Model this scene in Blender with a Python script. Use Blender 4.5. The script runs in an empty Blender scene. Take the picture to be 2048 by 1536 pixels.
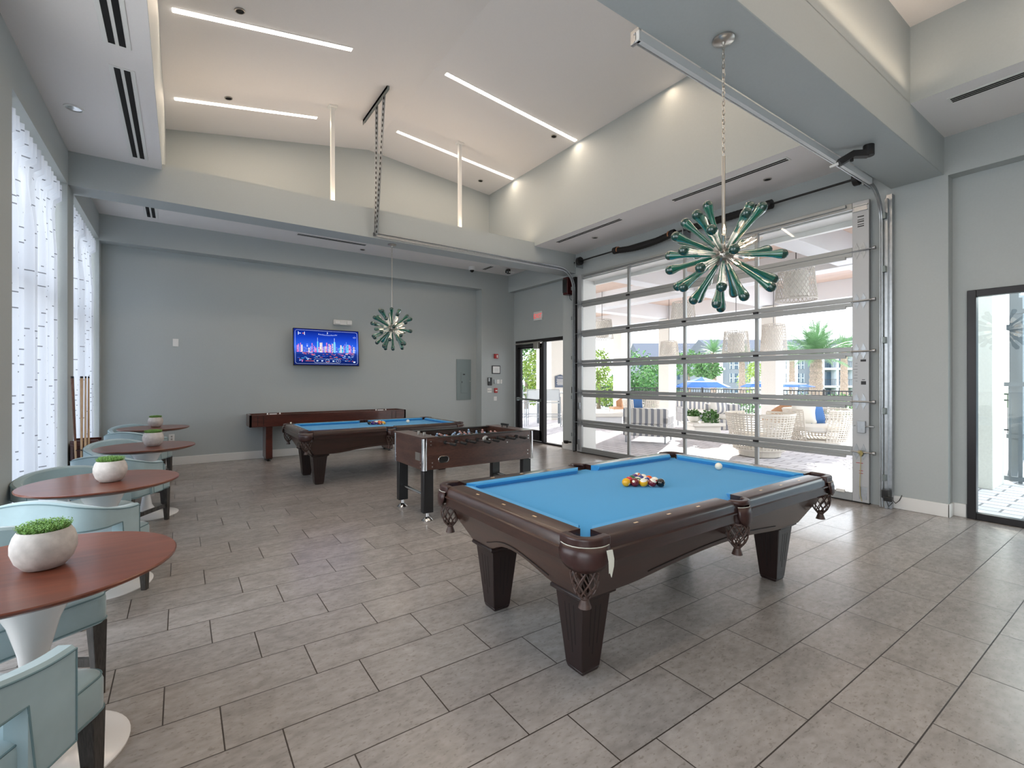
import bpy, bmesh, math, random
from mathutils import Vector, Matrix
random.seed(7)
PI = math.pi
scene = bpy.context.scene
COL = scene.collection

# ------------------------------------------------------------------ camera
cam_d = bpy.data.cameras.new('camera'); cam = bpy.data.objects.new('camera', cam_d); COL.objects.link(cam)
cam_d.sensor_width = 36.0; cam_d.lens = 946.8/2048*36.0; cam_d.shift_y = -8/2048
cam_d.clip_start = 0.05; cam_d.clip_end = 600
cam.location = (0, 0, 1.45); cam.rotation_euler = (PI/2, 0, -math.radians(34.961))
scene.camera = cam
# ------------------------------------------------------------------ view
scene.view_settings.view_transform = 'Standard'; scene.view_settings.look = 'None'
scene.view_settings.gamma = 1.0; scene.view_settings.use_curve_mapping = False
scene.view_settings.exposure = 0.33
cy = scene.cycles
cy.use_denoising = True
try: cy.denoiser = 'OPENIMAGEDENOISE'
except Exception: pass
cy.max_bounces = 8; cy.diffuse_bounces = 4; cy.glossy_bounces = 4; cy.transmission_bounces = 6; cy.transparent_max_bounces = 16
cy.caustics_reflective = False; cy.caustics_refractive = False
cy.sample_clamp_indirect = 6.0
cy.use_adaptive_sampling = True
# ------------------------------------------------------------------ sky
world = bpy.data.worlds.new('sky'); scene.world = world; world.use_nodes = True
wn = world.node_tree; wn.nodes.clear()
wo = wn.nodes.new('ShaderNodeOutputWorld'); wb = wn.nodes.new('ShaderNodeBackground')
tc = wn.nodes.new('ShaderNodeTexCoord'); sp = wn.nodes.new('ShaderNodeSeparateXYZ')
rp = wn.nodes.new('ShaderNodeValToRGB'); nz = wn.nodes.new('ShaderNodeTexNoise'); mx = wn.nodes.new('ShaderNodeMixRGB')
rc = wn.nodes.new('ShaderNodeValToRGB')
wn.links.new(tc.outputs['Generated'], sp.inputs[0]); wn.links.new(sp.outputs['Z'], rp.inputs[0])
rp.color_ramp.elements[0].position = 0.0; rp.color_ramp.elements[0].color = (.86, .90, .95, 1)
rp.color_ramp.elements[1].position = 0.7; rp.color_ramp.elements[1].color = (.60, .72, .90, 1)
nz.inputs['Scale'].default_value = 2.6; nz.inputs['Detail'].default_value = 5
wn.links.new(tc.outputs['Generated'], nz.inputs['Vector']); wn.links.new(nz.outputs['Fac'], rc.inputs[0])
rc.color_ramp.elements[0].position = .42; rc.color_ramp.elements[1].position = .62
wn.links.new(rc.outputs['Color'], mx.inputs['Fac']); wn.links.new(rp.outputs['Color'], mx.inputs['Color1'])
mx.inputs['Color2'].default_value = (.97, .96, .95, 1)
wn.links.new(mx.outputs['Color'], wb.inputs['Color']); wb.inputs['Strength'].default_value = 4.0
wn.links.new(wb.outputs[0], wo.inputs[0])
# ------------------------------------------------------------------ sun
sd = bpy.data.lights.new('sun', 'SUN'); sun = bpy.data.objects.new('sun', sd); COL.objects.link(sun)
sd.energy = 8.0; sd.angle = math.radians(.8); sd.color = (1, .96, .9)
_to = Vector((-.88, -.47, -.345)).normalized(); sun.rotation_euler = _to.to_track_quat('-Z', 'Y').to_euler()
# ------------------------------------------------------------------ large lamps: openings to the sky and the seen and added strips over the room
def area(name, loc, direction, sx, sy, energy, color=(1, 1, 1), portal=False):
    d = bpy.data.lights.new(name, 'AREA'); o = bpy.data.objects.new(name, d); COL.objects.link(o)
    d.shape = 'RECTANGLE'; d.size = sx; d.size_y = sy; d.energy = energy; d.color = color
    if portal: d.cycles.is_portal = True
    o.location = loc; o.rotation_euler = Vector(direction).to_track_quat('-Z', 'Z').to_euler()
    return o
area('door_opening_daylight', (6.72, 4.6, 1.78), (-1, 0, 0), 4.9, 3.5, 1, portal=True)
area('entrance_daylight', (6.9, 8.56, 1.2), (-1, 0, 0), 1.9, 2.35, 1, portal=True)
area('window_daylight', (6.92, -.15, 1.2), (-1, 0, 0), 2.9, 2.35, 1, portal=True)
area('curtain_daylight', (-1.35, 6.1, 1.9), (1, 0, 0), 2.1, 3.5, 1, portal=True)
area('window_daylight', (-1.38, 3.05, 1.9), (1, 0, 0), 2.9, 3.5, 1, portal=True)
area('window_daylight', (-1.38, -1.6, 1.9), (1, 0, 0), 4.4, 3.5, 1, portal=True)
area('curtain_daylight', (-1.35, 8.6, 1.9), (1, 0, 0), 2.1, 3.5, 1, portal=True)
WARM = (1.0, .80, .60)
STRIP = (1.0, .77, .56)
def lamp_strip(x0, z0, x1, z1, y, e):
    # area light just under the ceiling; added strips have no diffuser
    L = math.hypot(x1-x0, z1-z0); n = Vector((z1-z0, 0, -(x1-x0))).normalized()
    d = bpy.data.lights.new('strip_or_fill_lamp', 'AREA'); o = bpy.data.objects.new('strip_or_fill_lamp', d); COL.objects.link(o)
    d.shape = 'RECTANGLE'; d.size = L; d.size_y = .06; d.energy = e; d.color = STRIP
    ux = Vector((x1-x0, 0, z1-z0)).normalized(); uz = -n; uy = uz.cross(ux)
    m = Matrix((ux, uy, uz)).transposed().to_4x4(); m.translation = Vector(((x0+x1)/2, y, (z0+z1)/2)) + n*.03
    o.matrix_world = m
    return o
TR = dict(x0=-.19, x1=5.56, xr=2.885, z0=5.232, zr=5.771, z1=5.52, y0=1.95, y1=8.836)   # the near vaulted tray
def tray_z(x):
    t = TR
    return t['z0']+(t['zr']-t['z0'])*(x-t['x0'])/(t['xr']-t['x0']) if x < t['xr'] else t['zr']+(t['z1']-t['zr'])*(x-t['xr'])/(t['x1']-t['xr'])
STRIPS = [(-.07, 1.745, 5.98), (3.05, 5.505, 5.98), (-.07, 1.75, 7.85), (3.065, 5.51, 7.85), (-.07, 1.75, 4.1), (3.05, 5.5, 4.1), (-.07, 1.75, 2.9), (3.05, 5.5, 2.9)]  # last four are out of view, added for light, without fixtures
for (xa, xb, y) in STRIPS: lamp_strip(xa, tray_z(xa), xb, tray_z(xb), y, 13)
for y in (.4, -1.4, -3.2):
    for xa, xb in ((-.0, 2.3), (3.0, 5.3)): lamp_strip(xa, 4.72, xb, 4.72, y, 10)  # unseen strips over the near room, added as fill

def cove(x0, x1, y, z, e):
    # uplight strip lying on a beam, washing the vault above it
    d = bpy.data.lights.new('cove_or_fill_lamp', 'AREA'); o = bpy.data.objects.new('cove_or_fill_lamp', d); COL.objects.link(o)
    d.shape = 'RECTANGLE'; d.size = x1-x0; d.size_y = .10; d.energy = e; d.color = STRIP; o.location = ((x0+x1)/2, y, z); o.rotation_euler = (PI, 0, 0)
cove(.0, 5.4, 7.32, 4.13, 13); cove(.0, 5.4, 1.80, 4.09, 80); cove(.0, 5.4, 1.36, 4.09, 7)  # far uplight follows the wall glow; near two are added to brighten the trays
# ------------------------------------------------------------------ helpers
def tag(o, label=None, cat=None, group=None, kind=None):
    if label: o['label'] = label
    if cat: o['category'] = cat
    if group: o['group'] = group
    if kind: o['kind'] = kind
    return o
def thing(name, label, cat, loc=(0, 0, 0), rz=0, group=None):
    o = bpy.data.objects.new(name, None); COL.objects.link(o); o.location = loc; o.rotation_euler = (0, 0, rz)
    o.empty_display_size = .1
    return tag(o, label, cat, group)
def dup(o, loc=None, rz=None, label=None, group=None, parent=None):
    c = o.copy(); COL.objects.link(c)
    if parent is not None: c.parent = parent
    if loc is not None: c.location = loc
    if rz is not None: c.rotation_euler = (0, 0, rz)
    if label: c['label'] = label
    if group: c['group'] = group
    for ch in list(o.children): dup(ch, parent=c)
    return c

class MB:
    def __init__(s): s.b = bmesh.new(); s.mi = 0
    def _set(s, faces):
        for f in faces: f.material_index = s.mi
    def poly(s, pts):
        f = s.b.faces.new([s.b.verts.new(p) for p in pts]); f.material_index = s.mi; return f
    def hexa(s, p):   # 8 points: bottom 4 ccw, top 4 ccw
        v = [s.b.verts.new(q) for q in p]
        fs = [s.b.faces.new([v[i] for i in q]) for q in ((3, 2, 1, 0), (4, 5, 6, 7), (0, 1, 5, 4), (1, 2, 6, 5), (2, 3, 7, 6), (3, 0, 4, 7))]
        s._set(fs); return s
    def box(s, x0, x1, y0, y1, z0, z1):
        return s.hexa([(x0, y0, z0), (x1, y0, z0), (x1, y1, z0), (x0, y1, z0), (x0, y0, z1), (x1, y0, z1), (x1, y1, z1), (x0, y1, z1)])
    def taper(s, c0, w0, d0, c1, w1, d1):   # frustum between two rectangles (centre, width x, depth y)
        a = [(c0[0]+i*w0/2, c0[1]+j*d0/2, c0[2]) for i, j in ((-1, -1), (1, -1), (1, 1), (-1, 1))]
        b = [(c1[0]+i*w1/2, c1[1]+j*d1/2, c1[2]) for i, j in ((-1, -1), (1, -1), (1, 1), (-1, 1))]
        return s.hexa(a+b)
    def rings(s, rings, close=True, cap=True, loop=False):
        vs = [[s.b.verts.new(p) for p in r] for r in rings]
        n = len(vs[0]); R = len(vs); out = []
        for i in range(R if loop else R-1):
            a, b = vs[i], vs[(i+1) % R]
            for j in range(n if close else n-1):
                k = (j+1) % n
                out.append(s.b.faces.new((a[j], a[k], b[k], b[j])))
        if cap and not loop and n > 2:
            out.append(s.b.faces.new(list(reversed(vs[0])))); out.append(s.b.faces.new(vs[-1]))
        s._set(out); return s
    def tube(s, path, r, seg=8, loop=False, flat=None, up=None):
        P = [Vector(p) for p in path]; n = len(P); rr = r if isinstance(r, (list, tuple)) else [r]*n
        rings = []; prev = None
        for i in range(n):
            t = (P[(i+1) % n]-P[i-1]) if (loop or 0 < i < n-1) else (P[1]-P[0] if i == 0 else P[-1]-P[-2])
            t.normalize()
            if up is not None: u = Vector(up)
            elif prev is not None: u = prev
            else: u = Vector((0, 0, 1)) if abs(t.z) < .9 else Vector((1, 0, 0))
            a = u - t*u.dot(t)
            if a.length < 1e-6: a = t.orthogonal()
            a.normalize(); b = t.cross(a); prev = a
            if flat: rings.append([P[i]+a*(sy*flat[1]/2)+b*(sx*flat[0]/2) for sx, sy in ((-1, -1), (1, -1), (1, 1), (-1, 1))])
            else: rings.append([P[i]+(a*math.cos(q)+b*math.sin(q))*rr[i] for q in [2*PI*k/seg for k in range(seg)]])
        return s.rings(rings, loop=loop)
    def lathe(s, prof, c=(0, 0, 0), seg=24, axis=None, cap=True):
        c = Vector(c)
        if axis is None: X, Y, Z = Vector((1, 0, 0)), Vector((0, 1, 0)), Vector((0, 0, 1))
        else: Z = Vector(axis).normalized(); X = Z.orthogonal().normalized(); Y = Z.cross(X)
        rings = [[c+Z*z+(X*math.cos(2*PI*k/seg)+Y*math.sin(2*PI*k/seg))*max(r, 1e-4) for k in range(seg)] for r, z in prof]
        return s.rings(rings, cap=cap)
    def cyl(s, p0, p1, r, seg=12, r1=None): return s.tube([p0, p1], [r, r if r1 is None else r1], seg)
    def ball(s, c, r, seg=12, rg=8, sc=(1, 1, 1)):
        prof = [(r*math.sin(PI*i/rg), -r*math.cos(PI*i/rg)) for i in range(rg+1)]
        c = Vector(c)
        rings = [[c+Vector((max(q, 1e-4)*math.cos(2*PI*k/seg)*sc[0], max(q, 1e-4)*math.sin(2*PI*k/seg)*sc[1], z*sc[2])) for k in range(seg)] for q, z in prof]
        return s.rings(rings)
    def prism(s, pts, z0, z1):
        a = [s.b.verts.new((p[0], p[1], z0)) for p in pts]; b = [s.b.verts.new((p[0], p[1], z1)) for p in pts]
        n = len(a); fs = [s.b.faces.new(list(reversed(a))), s.b.faces.new(b)]
        for i in range(n): fs.append(s.b.faces.new((a[i], a[(i+1) % n], b[(i+1) % n], b[i])))
        s._set(fs); return s
    def extrude_y(s, pts, y0, y1):   # polygon in x,z swept along y
        a = [s.b.verts.new((p[0], y0, p[1])) for p in pts]; b = [s.b.verts.new((p[0], y1, p[1])) for p in pts]
        n = len(a); fs = [s.b.faces.new(a), s.b.faces.new(list(reversed(b)))]
        for i in range(n): fs.append(s.b.faces.new((a[i], b[i], b[(i+1) % n], a[(i+1) % n])))
        s._set(fs); return s
    def extrude_x(s, pts, x0, x1):   # polygon in y,z swept along x
        a = [s.b.verts.new((x0, p[0], p[1])) for p in pts]; b = [s.b.verts.new((x1, p[0], p[1])) for p in pts]
        n = len(a); fs = [s.b.faces.new(list(reversed(a))), s.b.faces.new(b)]
        for i in range(n): fs.append(s.b.faces.new((a[i], a[(i+1) % n], b[(i+1) % n], b[i])))
        s._set(fs); return s
    def xform(s, m): bmesh.ops.transform(s.b, matrix=m, verts=s.b.verts); return s
    def obj(s, name, mats, parent=None, smooth=False, bev=0, seg=2, sub=0, loc=None, auto=True, fixn=True):
        if fixn: bmesh.ops.recalc_face_normals(s.b, faces=s.b.faces)
        me = bpy.data.meshes.new(name); s.b.to_mesh(me); s.b.free()
        for m in (mats if isinstance(mats, (list, tuple)) else [mats]): me.materials.append(m)
        o = bpy.data.objects.new(name, me); COL.objects.link(o)
        if parent is not None: o.parent = parent
        if loc is not None: o.location = loc
        if bev:
            md = o.modifiers.new('bevel', 'BEVEL'); md.width = bev; md.segments = seg; md.limit_method = 'ANGLE'; md.angle_limit = math.radians(38)
            md.harden_normals = False
        if sub:
            md = o.modifiers.new('sub', 'SUBSURF'); md.levels = sub; md.render_levels = sub
        if smooth or bev or sub:
            me.polygons.foreach_set('use_smooth', [True]*len(me.polygons))
            if not sub:
                try: me.set_sharp_from_angle(angle=math.radians(42))
                except Exception: pass
        return o
def struct(o): o['kind'] = 'structure'; return o
def rrect(w, d, r, n=5, cx=0, cyy=0):
    out = []
    for (sx, sy, a0) in ((1, 1, 0), (-1, 1, PI/2), (-1, -1, PI), (1, -1, 3*PI/2)):
        for i in range(n+1):
            a = a0+PI/2*i/n; out.append((cx+sx*(w/2-r)+r*math.cos(a), cyy+sy*(d/2-r)+r*math.sin(a)))
    return out
def text_bm(body, size, mb, mtx, depth=.0008):
    cu = bpy.data.curves.new('t', 'FONT'); cu.body = body; cu.size = size; cu.align_x = 'CENTER'; cu.align_y = 'CENTER'; cu.extrude = depth
    o = bpy.data.objects.new('t', cu); COL.objects.link(o)
    dg = bpy.context.evaluated_depsgraph_get(); me = bpy.data.meshes.new_from_object(o.evaluated_get(dg))
    bpy.data.objects.remove(o); bpy.data.curves.remove(cu)
    me.transform(mtx); n0 = len(mb.b.faces); mb.b.from_mesh(me); mb.b.faces.ensure_lookup_table()
    for f in mb.b.faces[n0:]: f.material_index = mb.mi
    bpy.data.meshes.remove(me)

# ------------------------------------------------------------------ materials
def srgb(r, g, b):
    f = lambda c: (c/255/12.92) if c/255 <= .04045 else ((c/255+.055)/1.055)**2.4
    return (f(r), f(g), f(b), 1)
def base(name):
    m = bpy.data.materials.new(name); m.use_nodes = True; nt = m.node_tree; p = nt.nodes['Principled BSDF']; return m, nt, p
def N(nt, t, **kw):
    n = nt.nodes.new('ShaderNode'+t)
    for k, v in kw.items():
        if hasattr(n, k): setattr(n, k, v)
        else: n.inputs[k].default_value = v
    return n
def mat(name, col, rough=.5, metal=0, spec=.5, noise=0, amp=.12, bump=0, stretch=(1, 1, 1), coat=0, trans=0, sheen=0):
    m, nt, p = base(name)
    p.inputs['Base Color'].default_value = col; p.inputs['Roughness'].default_value = rough; p.inputs['Metallic'].default_value = metal
    p.inputs['Specular IOR Level'].default_value = spec
    if coat: p.inputs['Coat Weight'].default_value = coat; p.inputs['Coat Roughness'].default_value = .12
    if trans: p.inputs['Transmission Weight'].default_value = trans
    if sheen: p.inputs['Sheen Weight'].default_value = sheen; p.inputs['Sheen Roughness'].default_value = .4
    if noise:
        t = N(nt, 'TexCoord'); mp = N(nt, 'Mapping'); mp.inputs['Scale'].default_value = stretch
        n = N(nt, 'TexNoise'); n.inputs['Scale'].default_value = noise; n.inputs['Detail'].default_value = 4
        nt.links.new(t.outputs['Object'], mp.inputs[0]); nt.links.new(mp.outputs[0], n.inputs['Vector'])
        r = N(nt, 'ValToRGB'); c = Vector(col[:3])
        r.color_ramp.elements[0].position = .3; r.color_ramp.elements[1].position = .7
        r.color_ramp.elements[0].color = (*(c*(1-amp)), 1); r.color_ramp.elements[1].color = (*(c*(1+amp)), 1)
        nt.links.new(n.outputs['Fac'], r.inputs[0]); nt.links.new(r.outputs[0], p.inputs['Base Color'])
        if bump:
            b = N(nt, 'Bump'); b.inputs['Strength'].default_value = bump; b.inputs['Distance'].default_value = .002
            nt.links.new(n.outputs['Fac'], b.inputs['Height']); nt.links.new(b.outputs[0], p.inputs['Normal'])
    return m
def wood(name, c1, c2, rough=.35, axis='X', scale=9, coat=.3, grain=14):
    m, nt, p = base(name)
    t = N(nt, 'TexCoord'); mp = N(nt, 'Mapping')
    k = {'X': (.12, 1, 1), 'Y': (1, .12, 1), 'Z': (1, 1, .12)}[axis]; mp.inputs['Scale'].default_value = k
    n = N(nt, 'TexNoise'); n.inputs['Scale'].default_value = scale; n.inputs['Detail'].default_value = 6; n.inputs['Distortion'].default_value = .6
    n2 = N(nt, 'TexNoise'); n2.inputs['Scale'].default_value = scale*grain; n2.inputs['Detail'].default_value = 2
    nt.links.new(t.outputs['Object'], mp.inputs[0])
    for q in (n, n2): nt.links.new(mp.outputs[0], q.inputs['Vector'])
    a = N(nt, 'MixRGB'); a.inputs['Fac'].default_value = .4
    nt.links.new(n.outputs['Fac'], a.inputs['Color1']); nt.links.new(n2.outputs['Fac'], a.inputs['Color2'])
    r = N(nt, 'ValToRGB'); r.color_ramp.elements[0].position = .36; r.color_ramp.elements[1].position = .64
    r.color_ramp.elements[0].color = c1; r.color_ramp.elements[1].color = c2
    nt.links.new(a.outputs[0], r.inputs[0]); nt.links.new(r.outputs[0], p.inputs['Base Color'])
    p.inputs['Roughness'].default_value = rough; p.inputs['Coat Weight'].default_value = coat; p.inputs['Coat Roughness'].default_value = .15
    return m
def emit(name, col, s):
    m = bpy.data.materials.new(name); m.use_nodes = True; nt = m.node_tree; nt.nodes.clear()
    o = N(nt, 'OutputMaterial'); e = N(nt, 'Emission'); e.inputs['Color'].default_value = col; e.inputs['Strength'].default_value = s
    nt.links.new(e.outputs[0], o.inputs[0]); return m
def pane(name, tint=(.975, .985, .985, 1), ior=1.35, rough=.0, frac=1.0):
    m = bpy.data.materials.new(name); m.use_nodes = True; nt = m.node_tree; nt.nodes.clear()
    o = N(nt, 'OutputMaterial'); tr = N(nt, 'BsdfTransparent'); tr.inputs[0].default_value = tint
    g = N(nt, 'BsdfGlossy'); g.inputs['Roughness'].default_value = rough; g.inputs['Color'].default_value = (.9, .95, .93, 1)
    fr = N(nt, 'Fresnel'); fr.inputs[0].default_value = ior; mx = N(nt, 'MixShader')
    ml = N(nt, 'Math', operation='MULTIPLY'); ml.inputs[1].default_value = frac
    ge = N(nt, 'NewGeometry'); fc = N(nt, 'Math', operation='SUBTRACT'); fc.inputs[0].default_value = 1.0; nt.links.new(ge.outputs['Backfacing'], fc.inputs[1]); nt.links.new(fc.outputs[0], ml.inputs[1])
    nt.links.new(fr.outputs[0], ml.inputs[0])
    nt.links.new(ml.outputs[0], mx.inputs[0]); nt.links.new(tr.outputs[0], mx.inputs[1]); nt.links.new(g.outputs[0], mx.inputs[2]); nt.links.new(mx.outputs[0], o.inputs[0])
    return m
M = {}
M['wall'] = mat('wall_paint', srgb(176, 183, 184), .62, noise=60, amp=.015, bump=.15)
M['ceil'] = mat('ceiling_paint', srgb(238, 235, 234), .7, noise=60, amp=.01)
M['white'] = mat('white_paint', srgb(235, 235, 232), .35)
M['trimw'] = mat('baseboard_paint', srgb(232, 233, 232), .3)
M['black'] = mat('black_metal', srgb(26, 26, 28), .4)
M['bronze'] = mat('dark_bronze_frame', srgb(38, 37, 40), .35, metal=.3)
M['alu'] = mat('satin_aluminium', srgb(165, 168, 168), .38, metal=.55)
M['aluw'] = mat('painted_steel_stile', srgb(186, 189, 192), .42, metal=.25)
M['galv'] = mat('galvanised_steel', srgb(176, 180, 184), .3, metal=.85, noise=30, amp=.1)
M['chrome'] = mat('chrome', srgb(225, 226, 228), .09, metal=1)
M['nickel'] = mat('brushed_nickel', srgb(190, 186, 180), .28, metal=.9)
M['glass'] = pane('clear_glass')
M['glassg'] = pane('greenish_glass', tint=(.92, .97, .96, 1), ior=1.45)
M['cloth'] = mat('blue_billiard_cloth', srgb(70, 154, 210), .95, spec=.1, noise=900, amp=.16, sheen=.15)
M['mahog'] = wood('mahogany_rail', srgb(36, 21, 19), srgb(56, 32, 27), .3, 'X', 7, .4)
M['mahogy'] = wood('mahogany_rail_short', srgb(44, 27, 22), srgb(68, 42, 32), .3, 'Y', 7, .4)
M['mahogz'] = wood('mahogany_leg', srgb(24, 14, 13), srgb(38, 21, 19), .4, 'Z', 7, .15)
M['groove'] = mat('groove_dark', srgb(14, 9, 8), .6)
M['leather'] = mat('dark_brown_leather', srgb(52, 30, 28), .33, noise=40, amp=.2)
M['net'] = mat('leather_net', srgb(70, 52, 46), .5, noise=60, amp=.3)
M['pearl'] = mat('sight_pearl', srgb(226, 200, 160), .3)
M['hide'] = mat('worn_leather_back', srgb(196, 196, 186), .8)
M['walnutx'] = wood('foosball_walnut', srgb(52, 32, 27), srgb(88, 58, 48), .32, 'X', 14, .35)
M['walnuty'] = wood('foosball_walnut_end', srgb(58, 38, 34), srgb(94, 66, 56), .32, 'Y', 14, .35)
M['redwood'] = wood('shuffleboard_mahogany', srgb(58, 26, 20), srgb(88, 42, 31), .3, 'X', 8, .5)
M['maple'] = wood('maple_playfield', srgb(206, 178, 140), srgb(226, 200, 164), .2, 'X', 8, .6)
M['tabletop'] = wood('walnut_tabletop', srgb(92, 44, 28), srgb(124, 66, 44), .28, 'X', 4, .2, grain=9)
M['velvet'] = mat('aqua_velvet', srgb(160, 182, 188), .8, spec=.25, noise=5, amp=.1, sheen=.5)
M['piping'] = mat('aqua_piping', srgb(104, 130, 136), .8)
M['charwood'] = wood('charcoal_oak', srgb(34, 31, 30), srgb(84, 80, 76), .5, 'Z', 18, .1)
M['gloss'] = mat('white_lacquer', srgb(238, 238, 238), .16)
M['stone'] = mat('cast_stone', srgb(196, 192, 188), .85, noise=22, amp=.14, bump=.8)
M['grass'] = mat('succulent_green', srgb(128, 172, 92), .6, noise=60, amp=.35)
M['soil'] = mat('soil', srgb(42, 46, 24), .9)
M['plastic'] = mat('white_plastic', srgb(232, 232, 230), .35)
M['red'] = mat('red_plastic', srgb(176, 30, 34), .35)
M['redglow'] = emit('exit_letters', (.9, .10, .09, 1), .75)
M['lamp'] = emit('strip_diffuser', (1, .93, .84, 1), 7)
M['filament'] = emit('bulb_filament', (1, .72, .45, 1), 10)
M['rubber'] = mat('black_rubber', srgb(20, 20, 21), .7)
M['vent'] = mat('vent_slot', srgb(8, 9, 10), .8)
M['panelg'] = mat('grey_enamel', srgb(122, 132, 132), .38, metal=.35)
# floor: porcelain planks laid in a third-offset bond
def floor_mat():
    m, nt, p = base('porcelain_tile')
    g = N(nt, 'NewGeometry'); s = N(nt, 'SeparateXYZ'); nt.links.new(g.outputs['Position'], s.inputs[0])
    def Mt(op, a, b=None, c=None):
        n = N(nt, 'Math', operation=op)
        for i, v in enumerate((a, b, c)):
            if v is None: continue
            if isinstance(v, (int, float)): n.inputs[i].default_value = v
            else: nt.links.new(v, n.inputs[i])
        return n.outputs[0]
    v = Mt('DIVIDE', Mt('SUBTRACT', s.outputs['Y'], 3.082), .3075); row = Mt('FLOOR', v); fv = Mt('SUBTRACT', v, row)
    u = Mt('DIVIDE', Mt('ADD', Mt('SUBTRACT', s.outputs['X'], .1415), Mt('MULTIPLY', row, .20507)), .6152); colm = Mt('FLOOR', u); fu = Mt('SUBTRACT', u, colm)
    du = Mt('MULTIPLY', Mt('MINIMUM', fu, Mt('SUBTRACT', 1.0, fu)), .6152); dv = Mt('MULTIPLY', Mt('MINIMUM', fv, Mt('SUBTRACT', 1.0, fv)), .3075)
    dist = Mt('MINIMUM', du, dv); joint = Mt('LESS_THAN', dist, .0028)
    cid = N(nt, 'CombineXYZ'); nt.links.new(row, cid.inputs[0]); nt.links.new(colm, cid.inputs[1])
    wn_ = N(nt, 'TexWhiteNoise'); nt.links.new(cid.outputs[0], wn_.inputs['Vector'])
    off = N(nt, 'VectorMath', operation='SCALE'); nt.links.new(wn_.outputs['Color'], off.inputs[0]); off.inputs['Scale'].default_value = 9
    ad = N(nt, 'VectorMath', operation='ADD'); nt.links.new(g.outputs['Position'], ad.inputs[0]); nt.links.new(off.outputs[0], ad.inputs[1])
    mp = N(nt, 'Mapping'); mp.inputs['Scale'].default_value = (.8, 1.5, 1); nt.links.new(ad.outputs[0], mp.inputs[0])
    n1 = N(nt, 'TexNoise'); n1.inputs['Scale'].default_value = 5; n1.inputs['Detail'].default_value = 8; n1.inputs['Roughness'].default_value = .65; n1.inputs['Distortion'].default_value = .25
    n2 = N(nt, 'TexNoise'); n2.inputs['Scale'].default_value = 60; n2.inputs['Detail'].default_value = 3
    for q in (n1, n2): nt.links.new(mp.outputs[0], q.inputs['Vector'])
    n1.inputs['Detail'].default_value = 3; n1.inputs['Distortion'].default_value = 0; n1.inputs['Scale'].default_value = 3.5
    n3 = N(nt, 'TexNoise'); n3.inputs['Scale'].default_value = 22; n3.inputs['Detail'].default_value = 4; nt.links.new(mp.outputs[0], n3.inputs['Vector'])
    r1 = N(nt, 'ValToRGB'); r1.color_ramp.elements[0].position = .22; r1.color_ramp.elements[1].position = .88
    r1.color_ramp.elements[0].color = srgb(124, 119, 115); r1.color_ramp.elements[1].color = srgb(178, 172, 168)
    nt.links.new(Mt('ADD', Mt('MULTIPLY', n1.outputs['Fac'], .5), Mt('MULTIPLY', n3.outputs['Fac'], .5)), r1.inputs[0])
    r2 = N(nt, 'ValToRGB'); r2.color_ramp.elements[0].position = .30; r2.color_ramp.elements[1].position = .42
    r2.color_ramp.elements[0].color = (.62, .58, .55, 1); r2.color_ramp.elements[1].color = (1, 1, 1, 1)
    nt.links.new(n2.outputs['Fac'], r2.inputs[0])
    mu = N(nt, 'MixRGB', blend_type='MULTIPLY'); mu.inputs['Fac'].default_value = .6; nt.links.new(r1.outputs[0], mu.inputs[1]); nt.links.new(r2.outputs[0], mu.inputs[2])
    tone = N(nt, 'HueSaturation'); nt.links.new(mu.outputs[0], tone.inputs['Color']); nt.links.new(Mt('ADD', Mt('MULTIPLY', wn_.outputs['Value'], .12), .94), tone.inputs['Value'])
    mj = N(nt, 'MixRGB'); nt.links.new(joint, mj.inputs['Fac']); nt.links.new(tone.outputs[0], mj.inputs[1]); mj.inputs[2].default_value = srgb(44, 36, 30)
    nt.links.new(mj.outputs[0], p.inputs['Base Color'])
    nt.links.new(Mt('ADD', Mt('ADD', Mt('MULTIPLY', n1.outputs['Fac'], .03), .215), Mt('MULTIPLY', joint, .3)), p.inputs['Roughness'])
    p.inputs['Specular IOR Level'].default_value = .5
    bp = N(nt, 'Bump'); bp.inputs['Strength'].default_value = .12; bp.inputs['Distance'].default_value = .002
    nt.links.new(Mt('MULTIPLY', Mt('MINIMUM', dist, .004), 250), bp.inputs['Height']); nt.links.new(bp.outputs[0], p.inputs['Normal'])
    return m
M['floor'] = floor_mat()
def brick_mat(name, c1, c2, mortar, sx=1, scale=1, bw=.5, rh=.25, rough=.8, ms=.012):
    m, nt, p = base(name); g = N(nt, 'NewGeometry'); mp = N(nt, 'Mapping'); mp.inputs['Rotation'].default_value = (0, 0, PI/2)
    b = N(nt, 'TexBrick'); b.inputs['Scale'].default_value = scale; b.inputs['Color1'].default_value = c1; b.inputs['Color2'].default_value = c2; b.inputs['Mortar'].default_value = mortar
    b.inputs['Mortar Size'].default_value = ms; b.inputs['Brick Width'].default_value = bw; b.inputs['Row Height'].default_value = rh
    nt.links.new(g.outputs['Position'], mp.inputs[0]); nt.links.new(mp.outputs[0], b.inputs['Vector']); nt.links.new(b.outputs['Color'], p.inputs['Base Color'])
    p.inputs['Roughness'].default_value = rough; return m
M['paver'] = brick_mat('concrete_pavers', srgb(226, 222, 224), srgb(206, 202, 206), srgb(140, 136, 138), bw=.4, rh=.2)
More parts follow.
